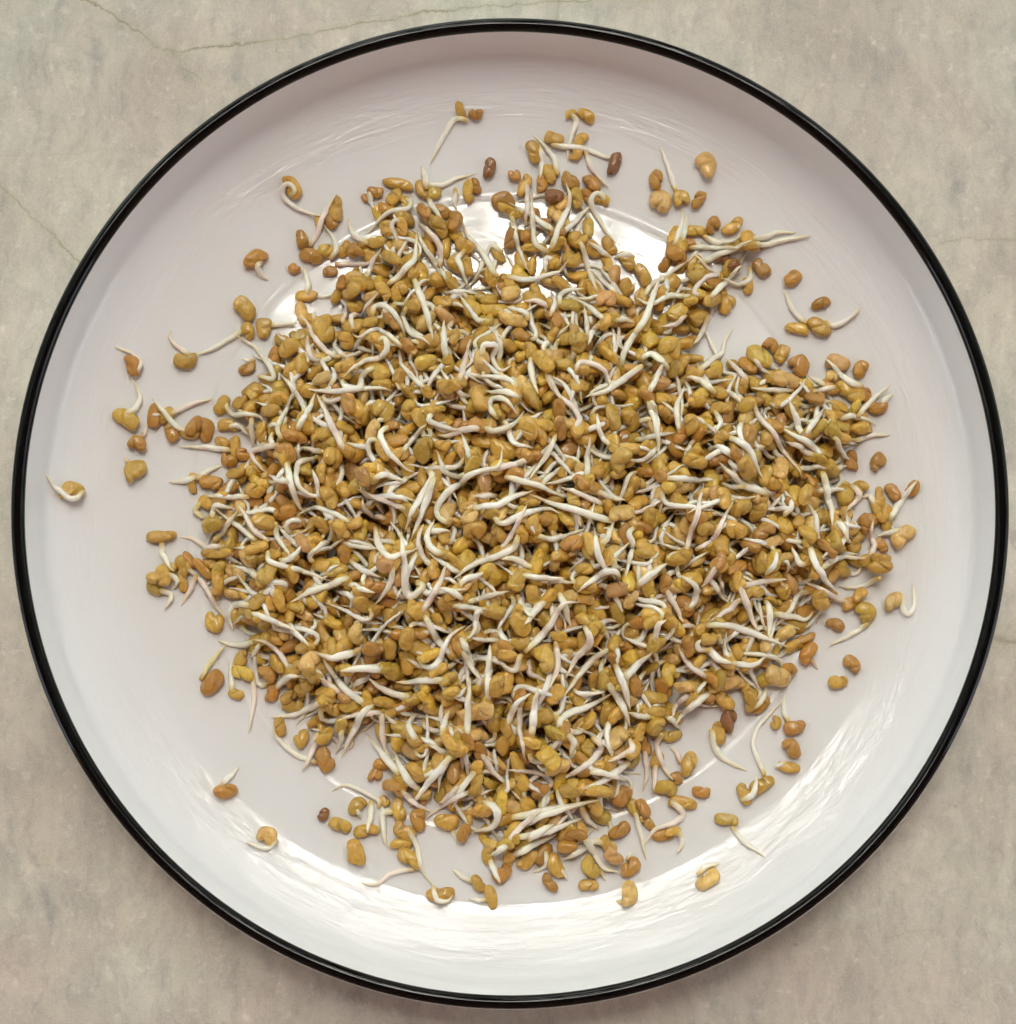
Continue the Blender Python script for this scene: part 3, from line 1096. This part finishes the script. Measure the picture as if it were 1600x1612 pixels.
410 1380 -20 110 60 y|355 1400 385 1440 440 1430 500 1300 590 1240 T
|380 1180 420 1260 500 1370 580 1430 T
860 1210 60 160 100 g|850 1080 880 1150 930 1210
865 1320 -10 105 75 g|890 1360 990 1260 1070 1140 1160 1115 X
|990 1110 940 1160 885 1230 X
|1060 1070 1090 1150 1115 1240 T
1190 1100 0 100 55 g
1355 1050 -10 130 75 p
1190 1020 10 110 70 g|1360 1000 1330 965 1250 1000 1150 1070 X
1420 1100 -60 110 60 t|1440 1050 1500 990 1600 920 X
1185 945 10 95 60 g
1470 880 -20 110 70 g
|1190 1240 1210 1320 1140 1400 1090 1500 T
|1250 1240 1290 1215 1350 1210 P
1055 1285 0 90 55 g|1040 1320 1050 1430 1010 1550 T
|1320 1340 1200 1430 1080 1590 T
1385 1340 10 90 60 b|1345 1330 1350 1430
|1370 1500 1430 1450 1525 1370 T
800 1400 10 110 70 g|860 1390 830 1460 760 1420
920 1440 80 110 70 g|910 1400 910 1470 1000 1510
205 1350 -70 120 75 g
130 1345 0 100 60 b
285 1420 70 130 70 g
|475 1505 360 1510 235 1520 X
|565 1290 600 1380 640 1490 X
|560 1350 610 1430 660 1510
|705 1500 705 1420 710 1340 T
745 1530 -60 120 80 g
|0 1450 100 1440 160 1420
|290 1600 200 1570 100 1500 P
|1540 1300 1560 1230 1600 1200 P
@1050 600
400 120 -30 110 70 g|440 110 480 220 560 310 620 400 680 490 P
|790 400 740 350 660 280 570 225 T
730 400 10 140 60 o|740 370 660 350 580 320 T
|660 440 740 440 820 445
275 285 -40 100 70 g|320 280 400 350 450 420 490 495 T
|330 370 260 350 200 350 X
145 400 20 130 80 g
400 440 60 130 90 g
545 520 0 85 75 g|500 570 390 530 320 460 255 415 X
565 450 -70 130 85 t
|0 490 130 500 280 495 T
225 490 70 120 70 y|380 540 275 515
680 590 -75 130 70 g
720 500 50 90 60 b
|760 550 850 545 915 550 T
|790 460 810 560 820 640 820 740 X
800 360 20 90 60 g
975 535 -20 90 75 g|930 530 965 580 900 660 T
1075 580 85 110 50 g
1140 560 60 105 65 b
1095 665 -55 110 70 g
|1050 620 1020 575 975 590
1240 540 -60 95 65 b
|1120 700 1190 590 1260 500 T
1062 405 -45 95 75 b
930 400 90 110 70 b
|850 280 880 360 925 400
|860 440 915 420
1190 780 -40 150 85 t|1180 750 1100 770 1050 785
1080 830 50 90 60 b
|1020 880 1050 830 1020 760 1040 700
1000 720 80 110 60 b
1070 900 10 120 60 g
1060 945 -5 135 75 g|1060 1000 950 1040 870 1030
|775 945 870 890 1000 895 T
|725 830 770 950 860 1075 X
|850 710 890 740 895 830 T
850 800 80 120 70 o
290 590 80 120 75 g
380 640 -20 110 90 g
460 660 -50 130 75 g
590 730 60 120 90 g
490 760 -30 120 70 b
340 760 20 130 90 g
275 830 85 120 90 g
530 820 -20 120 60 t
700 780 50 130 80 g
660 710 -60 90 60 g|590 680 630 620 590 540
190 850 0 90 60 g|140 860 220 810 270 730 330 610 P
|100 850 150 690 180 520 P
70 890 -20 130 70 g|0 900 50 860
480 910 80 120 80 g|500 970 540 930 545 860
345 945 -20 130 75 b
|250 930 210 1000 170 1040 P
705 905 0 75 65 g|690 930 660 920 630 830
790 850 50 140 60 b
|380 1030 480 1020 605 1000 P
590 1060 60 90 75 o
450 1060 10 110 60 g
|100 1150 140 1110 130 1050 60 980 T
|0 1050 40 1130 85 1220 T
|370 1030 410 1150 470 1270 T
|380 1090 300 1160 210 1215 P
530 1110 20 110 60 g|500 1110 520 1200 510 1300 T
|910 1110 800 1070 690 1010
|720 1060 660 1080 610 1170 540 1240
|540 1170 640 1190 700 1200 740 1160
760 1110 70 120 90 g
965 1080 -40 100 55 g
1000 1165 50 120 100 o|1010 1225 920 1280 815 1335
1140 1110 -30 110 80 t|1180 1080 1190 1150 1220 1172 1250 1120 1240 1010
850 1225 30 100 65 b
700 1295 -15 110 50 b
710 1370 -60 130 75 b|730 1410 765 1450
932 1425 40 105 70 b
862 1515 -5 105 70 g
560 1485 20 140 105 t
615 1450 20 90 60 b
180 1250 -30 100 60 g|200 1230 320 1240 470 1290 620 1345 X
335 1520 0 130 90 t
210 1300 0 90 70 g|200 1360 150 1350 155 1315 185 1305 T
|210 1340 260 1400 330 1420 X
|330 1420 430 1430 500 1390
115 1330 70 110 80 b
95 1545 -5 110 60 g
|200 1490 110 1430 50 1330 P
|150 1570 180 1530 200 1510 T
@300 1000
110 240 -50 150 95 b|55 220 100 140 180 50 Y
255 120 -80 100 70 g
265 190 15 120 75 y|310 210 320 330 290 500 P
230 295 20 85 55 o|205 280 205 200 200 130
|320 30 240 50 135 30
|500 170 420 60 320 20 P
|350 40 300 120
385 195 30 110 70 b
440 150 40 110 65 g
535 165 -60 100 60 g
615 140 -60 130 90 t
575 260 -30 110 70 g
680 290 5 115 60 g
515 355 -5 115 65 g
500 310 -30 110 60 g
|430 270 480 220 565 210 T
|880 350 800 290 720 200 660 100 X
|750 290 700 250 650 215
|665 335 600 370 500 405 400 415 T
720 370 25 115 75 g
810 360 20 125 75 g
920 70 15 110 70 b|850 80 720 115 630 90 X
1005 70 90 120 75 g
|970 170 860 170 750 180 X
|970 390 850 400 740 430 P
975 340 10 140 65 g|920 340 840 450 760 620 X
|1100 310 980 280 900 220 X
1030 190 30 120 90 o
1195 330 60 130 80 y
1310 290 -10 110 70 g|1330 310 1370 290 1390 260
|1395 510 1400 360 1410 210 T
|1500 330 1500 180 1515 60 T
1490 380 80 95 80 t
1540 260 -80 120 75 g
450 460 80 110 60 g
680 625 60 130 90 b|630 640 530 600 440 520 412 450
560 520 -50 100 75 g
680 510 -50 110 65 g|640 500 610 600 560 690
|760 480 730 600
|960 390 970 520 1010 640 P
|1040 450 980 400 P
|1050 700 960 590 890 500 X
|1150 780 1090 720 1020 580 X
1115 520 40 130 70 g|1140 530 1100 450 1150 390 T
1325 555 40 160 80 g|1270 500 1305 380 T
|1340 520 1300 450 T
1135 690 60 120 80 g
|1310 610 1220 720 1100 870 X
|1430 690 1370 770 1320 870 T
|1400 790 1300 840 1190 920 P
|1060 780 1120 840 1210 890 P
|1350 760 1250 850 P
1330 690 -80 130 70 b
1440 750 -75 110 60 g
|1470 600 1520 680 1580 745 P
930 705 0 78 65 b
1010 760 10 110 60 b
965 650 10 90 60 b
980 835 60 65 50 g|950 865 945 830 880 795 780 755 710 790
840 860 -50 110 75 g|830 870 860 930
885 985 -10 140 65 g|910 840 905 920 890 1000 T
672 903 -60 75 55 d
753 957 20 120 70 g
832 1095 80 145 90 g
1050 880 70 120 70 g|1020 890 970 900 975 1000 990 1070 T
1060 1055 10 110 60 g
1110 1125 30 150 80 g|1120 1180 1010 1200 940 1255 860 1250
1080 990 30 130 80 g|1100 985 1140 1060 1170 1180 1220 1260
1260 1305 -5 150 75 g|1225 1270 1240 1330 1290 1340 1325 1310
178 785 -20 120 85 b|150 760 200 710 245 665
385 1010 20 115 90 t|435 1030 380 1075 280 1040
1450 1250 60 100 60 g|1420 1240 1320 1180
1515 1320 75 130 60 g|1490 1335 1400 1330
1570 1200 -40 110 80 b
|1510 1130 1530 1180 1560 1250
1290 940 10 130 90 g|1320 980 1340 1060
1480 880 0 110 80 g|1480 840 1545 880 1530 960 1430 990 X
1380 990 -60 110 65 b
1500 1040 30 120 60 y
|1600 1050 1510 1110
1150 930 80 120 80 b
@800 1000
185 120 70 150 90 g
235 300 -60 120 90 g
|500 240 560 330 610 460 X
|545 150 590 280 615 380 X
|590 220 640 160 725 90 X
640 260 80 110 70 b
785 260 60 120 80 b
880 262 -5 115 60 t
745 315 5 130 65 o
735 385 5 120 55 g
|940 300 1000 240 X
1020 320 40 80 60 b|1020 290 920 360 840 450 X
|920 290 850 350 820 420 P
|720 410 600 390 T
|800 410 870 475
745 460 -60 110 80 o|770 500 750 560 790 680 830 730 P
820 505 -10 120 65 g
850 720 60 70 60 b
790 770 10 130 80 o
|690 580 700 700 680 790 P
|745 650 725 790 P
910 650 -65 135 75 g|870 640 850 590 810 560
975 790 5 100 60 b
880 845 10 150 65 g|830 840 880 900 830 950 740 980 685 1060 T
700 940 45 110 55 g
780 1010 -10 110 60 b
830 990 -10 90 50 g|860 990 880 1040 850 1100
|640 890 670 1000 695 1130
680 870 60 110 60 b
1060 495 70 120 75 g|1030 480 1045 570 1100 630 1210 685 T
1110 430 -70 120 80 d
1270 350 -40 120 70 b
1215 330 80 130 70 g|1250 360 1285 320 1300 260
1095 330 40 120 70 g
1445 465 -15 120 75 b
1430 570 60 110 80 b
1415 665 10 120 60 g|1400 640 1335 665
1350 440 -70 70 55 g|1410 430 1390 370 1395 290
1280 755 -25 140 80 g|1290 700 1240 560 1270 450 1390 330
1190 800 60 120 70 g|1180 830 1230 800 1255 700
1100 930 5 125 65 o|1130 965 1190 1040 1300 1120
1005 1230 -35 140 85 t|960 1200 1000 1165 1070 1150
608 1300 85 130 85 t|580 1350 545 1335 Y
560 985 -30 125 70 b
525 1110 50 120 80 p
615 1170 -40 120 80 b|600 1130 625 1095
405 1260 5 105 60 g
415 1170 50 120 80 o|470 1190 490 1240
|480 1050 430 1040 360 1090 275 1130 X
|380 1010 430 1090 480 1170 560 1195 T
340 1010 -10 120 60 b
300 1070 10 110 70 b
|20 920 120 900 280 870 460 830 X
|50 970 200 900 380 850 X
|40 1020 160 1000 380 920 X
|30 1110 140 1050 250 1000 T
|0 1040 90 940 180 870 P
|100 1030 160 990 230 950 X
440 870 60 110 70 g|370 870 400 930 460 980 T
100 1130 -50 120 75 g|190 1090 190 1160 120 1200
240 1160 70 140 80 g|270 1180 300 1240
210 1250 50 110 60 b
205 620 40 140 100 y
235 490 20 120 70 o
120 545 10 100 60 g
|120 500 130 400 150 260 X
|60 340 60 480 90 640 P
|0 450 40 350 120 290 T
|255 470 280 410 400 360 520 300 X
400 570 -70 110 70 o|430 520 470 570 400 650 240 745 T
620 580 -70 120 75 g|610 530 620 580 500 640 T
|610 640 500 720 380 780 X
315 770 -20 130 100 o
460 790 10 150 70 g
575 810 -60 120 80 b
|380 640 430 680 500 690 T
|300 500 330 540 310 610 T
|410 690 500 700 600 740
660 490 -70 110 65 g
|90 750 170 800
"""
ents = []
ox = oy = 0
for line in DATA.strip().splitlines():
    if line[0] == '@':
        ox, oy = map(float, line[1:].split()); continue
    a, _, b = line.partition('|')
    seed = None; root = None; fl = ''
    if a.strip():
        q = a.split()
        seed = [ox + float(q[0]) / 3.2, oy + float(q[1]) / 3.2, float(q[2]), float(q[3]) / 3.2, float(q[4]) / 3.2, q[5]]
    if b.strip():
        q = b.split()
        while q and q[-1] in 'TXPYW': fl += q.pop()
        v_ = list(map(float, q))
        root = [(ox + v_[i] / 3.2, oy + v_[i + 1] / 3.2) for i in range(0, len(v_) - 1, 2)]
    ents.append(dict(seed=seed, root=root, fl=fl, own=seed is not None))
def pix(x, y):
    z = 7.0
    for _ in range(3):
        wx, wy = px2w(x, y, z)
        z = float(hat(np.array([wx]), np.array([wy]))[0]) + 1.0
    return wx, wy
PXMM = 0.1575
# roots whose seed lies hidden below get a seed tucked under their thick end
for e in ents:
    if e['seed'] is None:
        (x0, y0), (x1, y1) = e['root'][0], e['root'][1]
        d = math.atan2(y1 - y0, x1 - x0)
        e['seed'] = [x0 - 7 * math.cos(d), y0 - 7 * math.sin(d), math.degrees(d) + rng.uniform(-40, 40), 33, 21, rng.choice(list('ggob'))]
order = [e for e in ents if not e['own']] + [e for e in ents if e['own']]
for e in order:
    x, y, a, L, W, c = e['seed']
    cx, cy = pix(x, y)
    L, W = L * PXMM, W * PXMM
    T = min(W, 4.2) * rng.uniform(0.68, 0.82)
    ang = -math.radians(a)
    if rng.random() < 0.5: ang += math.pi
    on_pile = float(hat(np.array([cx]), np.array([cy]))[0]) > 5.6
    cz, Rm = place_seed(cx, cy, ang, L, W, T, loose=1.0 if on_pile else 0.25, pct=60 if on_pile else 85)
    V, F, C = seed_geo(L, W, T, c)
    e['sv'] = V @ Rm.T; e['sf'] = F; e['sc'] = C; e['pos'] = np.array([cx, cy, cz]); e['T'] = T
for e in order:
    if not e['root']: continue
    w = np.array([pix(x, y) for x, y in e['root']])
    p2, ln = catmull(w, 0.55)
    fl = e['fl']
    rad = 0.80 + (0.12 if 'T' in fl else 0) + (0.22 if 'X' in fl else 0)
    if ln < 5: rad = 0.62
    rad *= rng.uniform(0.92, 1.06)
    tint = 'P' if 'P' in fl else 'Y' if 'Y' in fl else ('W' if 'X' in fl else rng.choice(['', '', 'W', 'P'], p=[.4, .2, .25, .15]))
    d0 = np.hypot(*(p2[0] - e['pos'][:2]))
    z0 = e['pos'][2] if d0 < 6 else None
    V, F, C, P = root_geo(p2, ln, rad, z0, tint, 10, lift=rng.uniform(-0.2, 1.8) if ln > 6 else 0, sc=e['seed'][5])
    e['rv'] = V; e['rf'] = F; e['rc'] = C; e['rl'] = ln; e['tint'] = tint; e['P'] = P

# ------------------------------------------------------------ which 300 are things of their own
def score(e):
    s = e['seed'][3] * e['seed'][4] * PXMM ** 2 if e['own'] else 0
    if 'rl' in e: s += e['rl'] * 1.5
    i = int(np.clip(round(e['pos'][0] + 110), 0, 220)); j = int(np.clip(round(e['pos'][1] + 110), 0, 220))
    if SD[i, j] < 3: s += 60
    return s
for k, e in enumerate(ents): e['k'] = k
rank = sorted(ents, key=score, reverse=True)
things = rank[:300]; rest = rank[300:]
for e in rest:
    stuff_add(e['sv'] + e['pos'], e['sf'], e['sc'], 0)
    if 'rv' in e: stuff_add(e['rv'], [e['rf']], e['rc'], 1)

CNAME = {'g': 'golden', 't': 'tan', 'o': 'olive', 'y': 'yellow', 'b': 'brown', 'd': 'dark brown', 'p': 'pinkish brown'}
NUM = ['twelve', 'one', 'two', 'three', 'four', 'five', 'six', 'seven', 'eight', 'nine', 'ten', 'eleven']
DIRS = ['right', 'upper-right', 'top', 'upper-left', 'left', 'lower-left', 'bottom', 'lower-right']
MANUAL = {
(725, 172): 'topmost sprout on the plate, its long pale root trailing down left',
    (748, 179): 'small brown seed touching the topmost sprout on the right',
    (923, 181): 'sprout with bent white root hanging down, highest right of centre',
    (967, 258): 'dark brown seed under the tip of a long white root',
    (770, 264): 'dark brown seed with black notch on plate above the heap',
    (810, 276): 'small brown round seed right of the black notched seed',
    (1113, 261): 'large pale tan seed alone on the plate, upper right',
    (1099, 315): 'small brown seed below the lone pale tan seed',
    (1033, 283): 'brown seed above the big pale tan heart shaped one',
    (1039, 317): 'big pale tan heart shaped seed near the top right gap',
    (1072, 312): 'golden seed with thin root pointing straight up beside the heart shaped seed',
    (401, 408): 'round brown seed with short hooked root alone, upper left of plate',
    (461, 291): 'sprout with coiled root that trails to the right, at upper left',
    (463, 423): 'small brown seed above the seed with an upright root, upper left',
    (483, 466): 'seed lying level under its upright white root, upper left',
    (292, 567): 'olive seed with upright hooked root beside another long root, left side',
    (209, 577): 'brown seed with root arched over it, highest at far left',
    (199, 659): 'pale kidney seed with root bending upwards, far left',
    (216, 698): 'brown heart shaped seed with short root, under the pale kidney seed',
    (214, 741): 'lumpy golden seed with stub of root, lowest of the far left column',
    (114, 773): 'sprout nearest the left rim, root curling under and up left',
    (1247, 439): 'brown seed at the top of a long upright root, right side',
    (1292, 478): 'small brown seed between two roots above a pair, right side',
    (1255, 517): 'slender golden seed, left one of the joined pair on the right',
    (1289, 516): 'large golden seed with root pointing up right, of the joined pair',
    (1355, 581): 'brown round seed alone just off the upper right edge of heap',
    (1382, 727): 'brown triangular seed alone off the right edge of the heap',
    (1438, 769): 'brown seed capped on a root tip, furthest right of the heap',
    (1422, 844): 'large pale oblong seed with root running left, at right edge',
    (1406, 947): 'pale sprout with S shaped root ending upright, alone at right',
    (1316, 983): 'small brown split seed alone, lower right of the heap',
    (1341, 1045): 'brown split seed, upper of two lone seeds at lower right',
    (1319, 1073): 'golden oval seed, lower of two lone seeds at lower right',
    (1144, 1291): 'olive dumbbell seed with long thin root to lower right',
    (1114, 1384): 'pale oblong seed with flat root above it, near bottom rim right',
    (990, 1406): 'pale square seed with small stub, lowest on the right',
    (1105, 1247): 'small brown pointed seed alone below the heap',
    (1251, 1145): 'brown seed, top of a stack of three at lower right',
    (1247, 1178): 'brown wrinkled seed, middle of a stack of three at lower right',
    (1242, 1208): 'golden seed with pointed root tip, bottom of the stack of three',
    (1200, 1236): 'golden kidney seed under a very long upright root, lower right',
    (1172, 1250): 'golden seed wrapped by its curled root, lower right',
    (1131, 1155): 'slender seed with long thick root sweeping to lower right',
    (356, 1245): 'brown seed with pointed white root above, alone at lower left',
    (420, 1316): 'pale round seed with root curling beneath, alone at lower left',
    (510, 1282): 'tiny dark brown seed left of the heap bottom',
    (535, 1299): 'golden oval seed right of the tiny dark brown seed',
    (560, 1342): 'large golden upright seed below the tiny dark brown seed',
    (694, 1408): 'level seed with root looped across it, nearest the bottom rim',
    (773, 1412): 'slender golden seed with separate white root stub, at the bottom',
    (334, 1075): 'large brown kidney seed with pale yellow root, lower left edge',
    (255, 845): 'long level golden seed with root pointing down, left edge',
}
used = {}
def auto_label(e):
    x, y = e['seed'][0], e['seed'][1]
    mx, my = 830, 800
    r = math.hypot(x - mx, y - my)
    clock = NUM[int(round(math.degrees(math.atan2(x - mx, my - y)) % 360 / 30)) % 12]
    i = int(np.clip(round(e['pos'][0] + 110), 0, 220)); j = int(np.clip(round(e['pos'][1] + 110), 0, 220))
    sd = SD[i, j]
    if sd < -1.5: where = 'bare plate at %s o\'clock' % clock
    elif sd < 7: where = 'heap edge at %s o\'clock' % clock
    elif r < 110: where = 'heap centre, %s side' % DIRS[int(round(math.degrees(math.atan2(my - y, x - mx)) % 360 / 45)) % 8]
    else: where = '%s heap at %s o\'clock' % ('inner' if r < 260 else 'outer', clock)
    size = 'large ' if e['seed'][3] > 42 else 'small ' if e['seed'][3] < 30 else ''
    cn = CNAME[e['seed'][5]]
    if 'rl' in e:
        P = e['P']; d = P[-1] - P[0]
        chord = math.hypot(d[0], d[1]) / e['rl']
        tdir = DIRS[int(round(math.degrees(math.atan2(d[1], d[0])) % 360 / 45)) % 8]
        ln = 'short' if e['rl'] < 6.5 else 'long' if e['rl'] > 13.5 else 'midlength'
        sh = 'straight' if chord > 0.96 else 'bowed' if chord > 0.86 else 'hooked' if chord > 0.6 else 'curled'
        pk = 'pink' if e['tint'] == 'P' else 'yellow' if e['tint'] == 'Y' else 'white'
        return '%s%s sprout, %s %s %s root pointing %s, %s' % (size, cn, ln, sh, pk, tdir, where)
    ar = e['seed'][4] / e['seed'][3]
    shp = 'round' if ar > 0.8 else 'slender' if ar < 0.56 else 'oval'
    a = e['seed'][2] % 180
    lie = 'level' if a < 22 or a > 158 else 'falling rightwards' if a < 68 else 'upright' if a < 112 else 'rising rightwards'
    return '%s%s %s rootless seed, %s, %s' % (size, cn, shp, lie, where)
labels = {}
for e in things:
    x, y = e['seed'][0], e['seed'][1]
    lab = None
    for (mx, my), s in MANUAL.items():
        if math.hypot(mx - x, my - y) < 9 and (s not in used):
            lab = s; used[s] = e; break
    e['label'] = lab or auto_label(e)
    labels.setdefault(e['label'], []).append(e)
for lab, es in labels.items():
    if len(es) == 2:
        a, b = es
        dx, dy = a['seed'][0] - b['seed'][0], a['seed'][1] - b['seed'][1]
        if abs(dx) > abs(dy): wa, wb = ('left', 'right') if dx < 0 else ('right', 'left')
        else: wa, wb = ('upper', 'lower') if dy < 0 else ('lower', 'upper')
        a['label'] = wa + ' ' + lab; b['label'] = wb + ' ' + lab
    elif len(es) > 2:
        es.sort(key=lambda q: q['seed'][1])
        for w_, q in zip(['topmost', 'second', 'third', 'fourth', 'fifth', 'sixth', 'seventh'], es): q['label'] = w_ + ' ' + lab

def tris(F):
    return [tuple(r) for a in F for r in a.tolist()]
for e in things:
    pos = e['pos']
    if 'rv' in e:
        em = bpy.data.objects.new('fenugreek_sprout', None)
        COL.objects.link(em)
        em.empty_display_size = 0.002
        em.location = pos * MM
        tag(em, e['label'], 'sprout', 'sprouted fenugreek seeds heaped on the plate')
        mesh_obj('seed', e['sv'] * MM, tris(e['sf']), [M_SEED], em, e['sc'])
        mesh_obj('root', (e['rv'] - pos) * MM, e['rf'], [M_ROOT], em, e['rc'])
    else:
        o = mesh_obj('fenugreek_seed', e['sv'] * MM, tris(e['sf']), [M_SEED], None, e['sc'])
        o.location = pos * MM
        tag(o, e['label'], 'seed', 'swollen fenugreek seeds without a root')

# the rest of the heap
SV = np.concatenate(stuffV) * MM; SC = np.concatenate(stuffC)
q4 = [(F, m) for F, m in stuffF if F.shape[1] == 4]; q3 = [(F, m) for F, m in stuffF if F.shape[1] == 3]
F4 = np.concatenate([F for F, m in q4]); M4 = np.concatenate([np.full(len(F), m) for F, m in q4])
F3 = np.concatenate([F for F, m in q3]); M3 = np.concatenate([np.full(len(F), m) for F, m in q3])
T4 = np.concatenate([F4[:, [0, 1, 2]], F4[:, [0, 2, 3]]]); MT = np.concatenate([M4, M4, M3])
heap = mesh_obj('fenugreek_sprout_heap', SV, np.concatenate([T4, F3]), [M_SEED, M_ROOT], None, SC, mat_index=MT)
tag(heap, 'heap of tangled golden fenugreek sprouts with white roots filling the plate', 'sprouts', kind='stuff')

# ------------------------------------------------------------ tree over the table
tr = random.Random(5)
tree = bpy.data.objects.new('tree', None); COL.objects.link(tree)
tree.location = (1.6, 5.2, -0.75)
tag(tree, 'broad leafy garden tree spreading over the far side of the table', 'tree')
T0 = np.array(tree.location)
leafV, leafF = [], []
def leaf(p, s):
    n = np.array([tr.gauss(0, 1), tr.gauss(0, 1), tr.gauss(0, 1)]); n /= np.linalg.norm(n)
    t1 = np.cross(n, [0.3, 0.5, 0.8]); t1 /= np.linalg.norm(t1); t2 = np.cross(n, t1)
    b = len(leafV)
    for u, w, h in ((-1, 0, 0), (-0.2, 0.45, 0.1), (1, 0, -0.15), (-0.2, -0.45, 0.1)):
        leafV.append(p + s * (u * t1 + w * t2 + h * n) - T0)
    leafF.append((b, b + 1, b + 2)); leafF.append((b, b + 2, b + 3))
clumps = []
for i in range(460):
    az = tr.uniform(-8, 188) ; ze = tr.uniform(17, 88)
    if tr.random() > math.sin(math.radians(ze)) + 0.35: continue
    d = tr.uniform(3.4, 5.5)
    c = np.array([math.cos(math.radians(az)) * math.sin(math.radians(ze)), math.sin(math.radians(az)) * math.sin(math.radians(ze)), math.cos(math.radians(ze))]) * d
    clumps.append(c)
    for k in range(68):
        leaf(c + np.array([tr.gauss(0, .36), tr.gauss(0, .36), tr.gauss(0, .28)]), tr.uniform(0.055, 0.13))
lm = NT('tree_leaf')
lm.l.new(lm.mix(lm.noise(lm.geo(), 4, 3), (0.035, 0.085, 0.018, 1), (0.09, 0.16, 0.035, 1)), lm.p.inputs['Base Color'])
lm.p.inputs['Roughness'].default_value = 0.5
tl = lm.n.new('ShaderNodeBsdfTranslucent'); tl.inputs[0].default_value = (0.13, 0.24, 0.04, 1)
mx_ = lm.n.new('ShaderNodeMixShader'); mx_.inputs[0].default_value = 0.4
lm.l.new(lm.p.outputs[0], mx_.inputs[1]); lm.l.new(tl.outputs[0], mx_.inputs[2]); lm.l.new(mx_.outputs[0], lm.out.inputs[0])
co = mesh_obj('crown', np.array(leafV), np.array(leafF), [lm.m], tree, smooth=False)
BK = simple('tree_bark', (0.16, 0.12, 0.09))
P = np.array([[0, 0, 0], [0.05, 0, 1.2], [-0.1, -0.1, 2.4], [-0.2, -0.5, 3.4]], float)
pp, _ = catmull(P, 0.25)
V, F, _c = tube_geo(pp, np.linspace(0.2, 0.12, len(pp)), 12, np.ones((len(pp), 3)))
mesh_obj('trunk', V, F, [BK], tree)
for c in clumps[::9]:
    s = np.array([-0.15, -0.4, 3.0]); e_ = c - T0
    m_ = (s + e_) / 2 + np.array([0, 0, 0.35])
    pp, _ = catmull([s, m_, e_], 0.25)
    V, F, _c = tube_geo(pp, np.linspace(0.07, 0.012, len(pp)), 7, np.ones((len(pp), 3)))
    mesh_obj('limb', V, F, [BK], tree)
